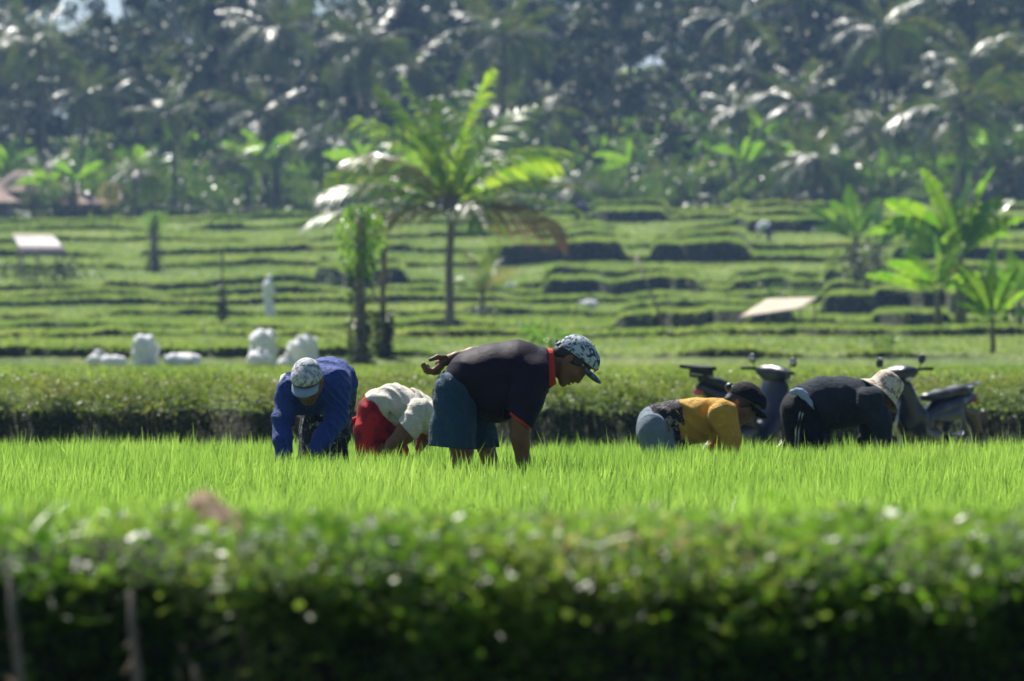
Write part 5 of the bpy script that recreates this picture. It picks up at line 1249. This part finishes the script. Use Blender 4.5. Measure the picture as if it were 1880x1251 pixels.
def house(px, py, d, wd, dp, h, rise, label, rz=0.0):
    b0 = W(px, py, d); b0.z = gz(b0.x, d)-0.1; r = empty('house', b0, rz, label=label, cat='house')
    mb = MB(); mb.box((0, 0, h/2), (wd/2, dp/2, h/2)); mb.build('wall', M['plaster'], r, False)
    mb = MB(); o_ = 0.5; z0 = h-.05
    mb.add([(-wd/2-o_, -dp/2-o_, z0), (wd/2+o_, -dp/2-o_, z0), (wd/2+o_, dp/2+o_, z0), (-wd/2-o_, dp/2+o_, z0), (-wd/4, 0, z0+rise), (wd/4, 0, z0+rise)], [(0, 1, 5, 4), (1, 2, 5), (2, 3, 4, 5), (3, 0, 4), (3, 2, 1, 0)])
    mb.build('roof', M['tile'], r, False)
    for s_ in (-1, 1):
        mb = MB(); mb.box((s_*wd*.28, -dp/2-.01, h*.55), (.4, .03, .45)); w_ = mb.build('window', M['wood'], r, False)
        mb = MB(); mb.box((s_*wd*.28, -dp/2-.05, h*.55), (.33, .012, .38)); mb.build('pane', M['pane'], w_, False)
    mb = MB(); mb.box((0, -dp/2-.01, h*.4), (.42, .03, h*.4)); mb.build('door', M['wood'], r, False)
house(62, 402, 345, 4.6, 3.6, 1.6, 1.3, 'house with a brown hipped roof behind the low palm at far left')
house(150, 408, 336, 2.6, 2.4, 1.0, 0.6, 'small low house with brown roof right of the larger one at far left')
house(-12, 425, 333, 2.2, 2.2, 1.2, 0.7, 'small brown-roofed house cut by the left picture edge')
def lean_to():
    d = 173; b0 = W(1425, 603, d); b0.z = gz(b0.x, d); S = FPX/d; r = empty('shelter', b0, label='pale tarpaulin shelter sloping to the left on the lower right terraces', cat='shelter')
    f = lambda px, py, y: Vector(((px-940)/S-b0.x, y, EYE+(HZ-py)/S-b0.z)); mb = MB()
    c00, c10, c11, c01 = f(1354, 584, -.6), f(1470, 566, -.7), f(1504, 546, 1.0), f(1412, 549, 1.1); P = []
    for i in range(9):
        a = i/8; P.append([(c00*(1-a)+c10*a)*(1-b_)+(c01*(1-a)+c11*a)*b_+Vector((0, 0, -.03*math.sin(math.pi*a)*math.sin(math.pi*b_))) for b_ in [k/6 for k in range(7)]])
    mb.grid(P); mb.build('roof', M['tarp'], r, solid=.02)
    for c_ in (c00, c10, c11, c01):
        mb = MB(); mb.tube([(c_.x*.93, c_.y*.93, -.2), (c_.x*.95, c_.y*.95, c_.z-.01)], .03, 8); mb.build('post', M['wood'], r)
lean_to()

# ------------------------------------------------------------------ sacks
def sack(px, py, d, wd, h, label, lying=False, seed=1, rz=0.0, grp='white sacks on the grass', nm='sack'):
    b0 = W(px, py, d); b0.z = gz(b0.x, d); root = empty(nm, b0, rz, label=label, cat='sack', group=grp)
    class FF: pass
    fr = FF(); fr.local = lambda V: V/100.0
    W_, H_ = wd*112, h*112; F = Fld((-W_*.75, -W_*.6, -H_*1.25), (W_*.75, W_*.6, 4), 2.0)
    if lying:
        F.ell((0, 0, -H_*.45), (W_*.5, W_*.34, H_*.5), None, 6); F.ell((-W_*.3, 0, -H_*.5), (W_*.2, W_*.24, H_*.4), None, 8); F.ell((W_*.3, 0, -H_*.4), (W_*.2, W_*.24, H_*.36), None, 8)
    else:
        F.chain([(0, 0, -H_*.25), (0, 0, -H_*.8)], [W_*.44, W_*.42], 6, (1.08, .85, 1)) if H_ > W_*.9 else F.ell((0, 0, -H_*.5), (W_*.5, W_*.42, H_*.52), None, 6)
        F.ell((W_*.22, 0, -H_*.98), (W_*.14, W_*.1, H_*.1), None, 8); F.ell((-W_*.25, 4, -H_*.96), (W_*.12, W_*.1, H_*.09), None, 8)
    F.folds(3.6, [(.11, .07, .13, 1.0), (.2, .12, -.08, .8)], seed); F.cut((0, 0, 1), (0, 0, 1))
    body = F.build('sack_body', M['sack'], root, fr, 2)
    mb = MB(); z_ = h*.95 if not lying else h*.45; x_ = W_*.0/100
    if lying: mb.tube([(-wd*.5, 0, z_), (-wd*.6, 0, z_+.05), (-wd*.68, .02, z_+.12)], [.05, .025, .06], 8)
    else: mb.tube([(0, 0, z_), (.02, 0, z_+.05), (.03, .02, z_+.09)], [.10, .05, .09], 8)
    mb.build('tied_neck', M['sack'], root)
for a in [(180, 674, 114, .42, .27, 'small slumped white sack, leftmost of the row on the grass', False, 1), (209, 682, 110, .44, .26, 'white sack lying slanted against the leftmost one', True, 2),
          (266, 676, 113, .54, .50, 'upright full white sack standing alone, third from the left', False, 3), (337, 672, 113, .62, .30, 'white sack lying on its side between the upright ones', True, 4, 0.3),
          (484, 678, 114, .56, .60, 'tall full white sack standing behind a smaller one', False, 5), (476, 683, 110, .46, .30, 'low white sack leaning in front of the tall one', False, 6),
          (561, 676, 115, .52, .50, 'upright white sack directly behind the blue worker\'s cap', False, 7), (538, 674, 116, .30, .44, 'narrow white sack touching the one behind the cap', False, 8), (527, 680, 111, .34, .20, 'smallest flat white sack left of the blue worker\'s cap', False, 9)]:
    sack(*a)
for a in [(1082, 568, 224, .62, .32, 'pale bundle lying on the terrace right of the small young palm', True, 11, 0, None, 'bundle'), (940, 532, 248, .5, .25, 'small pale bundle on the terrace behind the young palm', True, 12, 0, None, 'bundle')]:
    sack(*a)

# ------------------------------------------------------------------ mopeds
MM = {}
MM['body'] = plain('moped_paint', (0.006, 0.010, 0.03), 0.35, var=0.1, coat=0.3)
MM['grey'] = plain('moped_grey_panel', (0.025, 0.03, 0.05), 0.35, var=0.1, coat=0.3)
MM['seat'] = plain('moped_seat', (0.010, 0.012, 0.02), 0.42, var=0.2)
MM['rub'] = plain('tyre_rubber', (0.015, 0.015, 0.016), 0.85)
MM['chrome'] = plain('bright_metal', (0.4, 0.4, 0.42), 0.25, 1.0)
MM['engine'] = plain('engine_metal', (0.16, 0.16, 0.17), 0.45, 0.8, var=0.3, nscale=30)
MM['red'] = plain('red_lens', (0.5, 0.02, 0.02), 0.2, coat=1.0)
MM['lens'] = plain('clear_lens', (0.6, 0.62, 0.65), 0.12, coat=1.0)
MM['green'] = plain('green_plastic', (0.01, 0.20, 0.12), 0.5)
MM['mud'] = plain('dusty_plastic', (0.14, 0.12, 0.10), 0.8)
def moped(px, d, yaw, label, seat_up=0.0, carrier=False, green=False, lean=0.08):
    b0 = W(px, 0, d); b0.z = gz(b0.x, d)-0.05; root = empty('moped', b0, yaw, label=label, cat='moped', group='mopeds parked at the foot of the bank'); root.rotation_euler = (lean, 0, yaw); root.scale = (.9, .9, .9)
    class FF: pass
    fr = FF(); fr.local = lambda V: V/100.0
    def fb(name, mt, prims, lo=(-50, -45, -130), hi=(150, 45, 5), res=1.8, sub=(), par=root):
        A = np.array([p for ps, _, _ in prims for p in ps], float); rm = max(max(r_) for _, r_, _ in prims)*1.8+6
        F = Fld(tuple(A.min(0)*[1, 1, 1]-rm), tuple(A.max(0)+rm), res)
        for ps, r_, sc in prims: F.chain(ps, r_, 4, sc)
        for ps, r_, sc in sub:
            for i in range(len(ps)-1): F.cone(ps[i], ps[i+1], r_[i], r_[i+1], 2, sc, 'sub')
        return F.build(name, mt, par, fr, 2)
    Z = lambda x, y, z: (x, y, -z)
    # centre the bike on its base
    o_ = -55
    z = lambda x, y, zz: Z(x+o_, y, zz)
    p = lambda x, y, zz: Vector(((x+o_)/100, y/100, zz/100))
    for wx in (0, 122):
        mb = MB(); mb.ring(p(wx, 0, 28), (0, 1, 0), .245, .042, 36, 10); wh = mb.build('wheel', MM['rub'], root)
        mb = MB(); mb.ring(p(wx, 0, 28), (0, 1, 0), .20, .012, 32, 6, (1, 1.8)); mb.tube([p(wx, -5, 28), p(wx, 5, 28)], .045, 14)
        for i in range(10):
            a = i*math.pi/5; mb.tube([p(wx, 0, 28), p(wx+20*math.cos(a), 0, 28+20*math.sin(a))], .006, 5, False)
        mb.build('rim', MM['chrome'], wh)
    fb('front_fender', MM['body'], [([z(104, 0, 46), z(114, 0, 58), z(128, 0, 58), z(142, 0, 46)], [5, 6.5, 6.5, 4], (1, 1.0, .45))])
    mb = MB()
    for s_ in (-1, 1): mb.tube([p(102, 6.5*s_, 78), p(122, 6.5*s_, 28)], .018, 8)
    mb.build('fork', MM['chrome'], root)
    for s_ in (-1, 1): mb = MB()
    mb = MB()
    for s_ in (-1, 1): mb.tube([p(0, 9*s_, 28), p(40, 8*s_, 34)], .017, 8); mb.tube([p(0, 10*s_, 30), p(8, 10*s_, 62)], .024, 10)
    mb.build('swingarm', MM['engine'], root)
    fb('leg_shield', MM['body'], [([z(78, 0, 30), z(90, 0, 50), z(99, 0, 82)], [10, 14, 10], (.6, 1.9, 1)), ([z(99, 0, 80), z(97, 0, 94)], [8, 7], (.9, 1.1, 1))])
    cw = fb('handlebar_cowl', MM['body'], [([z(97, -8, 96), z(97, 8, 96)], [10.5, 10.5], (1.05, 1.1, .8)), ([z(92, 18, 98), z(95, 0, 98), z(92, -18, 98)], [4, 6, 4], (1, 1, 1))])
    mb = MB()
    for s_ in (-1, 1): mb.tube([p(93, 16*s_, 99), p(88, 26*s_, 100), p(84, 36*s_, 99)], [.014, .018, .018], 10)
    mb.tube([p(93, 17, 99), p(93, -17, 99)], .012, 8); mb.build('handlebar', MM['rub'], root)
    for s_ in (-1, 1):
        mb = MB(); mb.tube([p(91, 22*s_, 100), p(90, 25*s_, 105), p(92, 26*s_, 108)], .006, 6)
        mb.ring(p(92, 28*s_, 110), (1, 0, .15), .026, .018, 20, 8, (1.4, .5)); m_ = mb.build('mirror', MM['body'], root)
        mb = MB(); mb.box(p(91, 28*s_, 110), (.004, .038, .026)); mb.build('mirror_glass', MM['chrome'], m_, bevel=.003)
        fb('turn_signal', MM['lens'], [([z(100, 15*s_, 90), z(99, 17*s_, 90)], [3.4, 3.2], (1, 1, .8))], res=1.2)
    fb('headlight', MM['lens'], [([z(104, -4, 97), z(104, 4, 97)], [5.5, 5.5], (.6, 1, .9))], res=1.4)
    su = seat_up
    fb('body_panel', MM['body'], [([z(58, 0, 50), z(35, 0, 58+su*.3), z(5, 0, 64+su*.7), z(-24, 0, 72+su)], [9, 12, 12, 6], (1, .95, .8)), ([z(80, 0, 34), z(55, 0, 44)], [8, 10], (1, .9, .8))])
    fb('side_panel', MM['grey'], [([z(44, -6, 50), z(12, -8, 54)], [8, 9], (1, .7, .8)), ([z(44, 6, 50), z(12, 8, 54)], [8, 9], (1, .7, .8))])
    fb('seat', MM['seat'], [([z(52, 0, 72), z(30, 0, 74+su*.3), z(0, 0, 78+su*.8), z(-18, 0, 80+su)], [7, 9, 9.5, 7], (1, 1.3, .62))])
    tl = fb('tail_light', MM['red'], [([z(-27, -3, 69+su*.8), z(-27, 3, 69+su*.8)], [4.0, 4.0], (.7, 1, .9))], res=1.3)
    mb = MB()
    for s_ in (-1, 1): mb.tube([p(-2, 11*s_, 80+su), p(-22, 11*s_, 84+su), p(-32, 6*s_, 86+su), p(-33, 0, 86+su)], .012, 8)
    mb.build('grab_rail', MM['chrome'], root)
    fb('rear_fender', MM['mud'], [([z(-6, 0, 60), z(-26, 0, 54), z(-34, 0, 38)], [5, 6, 5], (.5, 1, .7))])
    mb = MB(); mb.box(p(-36, 0, 50), (.005, .11, .06)); mb.build('number_plate', MM['mud'], root, False, bevel=.004)
    fb('engine', MM['engine'], [([z(45, 0, 30), z(62, 0, 34)], [11, 9], (1, .9, .8)), ([z(62, 0, 36), z(80, 0, 40)], [6, 7], (1, 1, 1))])
    mb = MB(); mb.tube([p(74, -10, 30), p(60, -13, 20), p(30, -14, 22), p(10, -15, 26), p(-26, -15, 33)], [.02, .02, .025, .045, .04], 12); mb.build('exhaust', MM['chrome'], root)
    mb = MB(); mb.tube([p(50, -24, 22), p(50, 24, 22)], .014, 8); mb.tube([p(28, -22, 24), p(28, 22, 24)], .012, 8); mb.build('foot_pegs', MM['rub'], root)
    mb = MB(); mb.tube([p(42, 8, 24), p(34, 26, 0.5)], .012, 8); mb.build('kickstand', MM['engine'], root)
    if carrier:
        mb = MB(); mb.box(p(-30, 0, 93+su), (.12, .16, .02)); mb.box(p(-24, 0, 87+su), (.07, .11, .05)); mb.build('luggage_rack', MM['rub'], root, False, bevel=.01)
    if green:
        mb = MB(); mb.box(p(-4, -13, 63), (.13, .02, .03)); mb.box(p(30, -13, 52), (.1, .02, .025)); mb.build('trim_strip', MM['green'], root, False, bevel=.008)
moped(1366, 54.0, R(48), 'dark blue moped parked at the left, with its red tail light towards the camera', 10, True)
moped(1706, 53.5, R(180+48), 'dark moped parked at the right behind the bucket hat, front towards the camera', 0, False, True)

# ------------------------------------------------------------------ air
m = bpy.data.materials.new('haze_air'); m.use_nodes = True; t = m.node_tree; t.nodes.clear()
out = t.nodes.new('ShaderNodeOutputMaterial'); pv = t.nodes.new('ShaderNodeVolumePrincipled')
pv.inputs['Color'].default_value = (0.36, 0.58, 1.0, 1); pv.inputs['Density'].default_value = 0.00024; pv.inputs['Anisotropy'].default_value = 0.35
t.links.new(pv.outputs[0], out.inputs['Volume'])
mb = MB(); mb.box((0, 2005, 40), (1200, 2120, 62)); hz_ = mb.build('haze', m, None, False); tag(hz_, 'thin bluish haze filling the air over the valley', 'haze', kind='stuff')
hz_.display_type = 'WIRE'
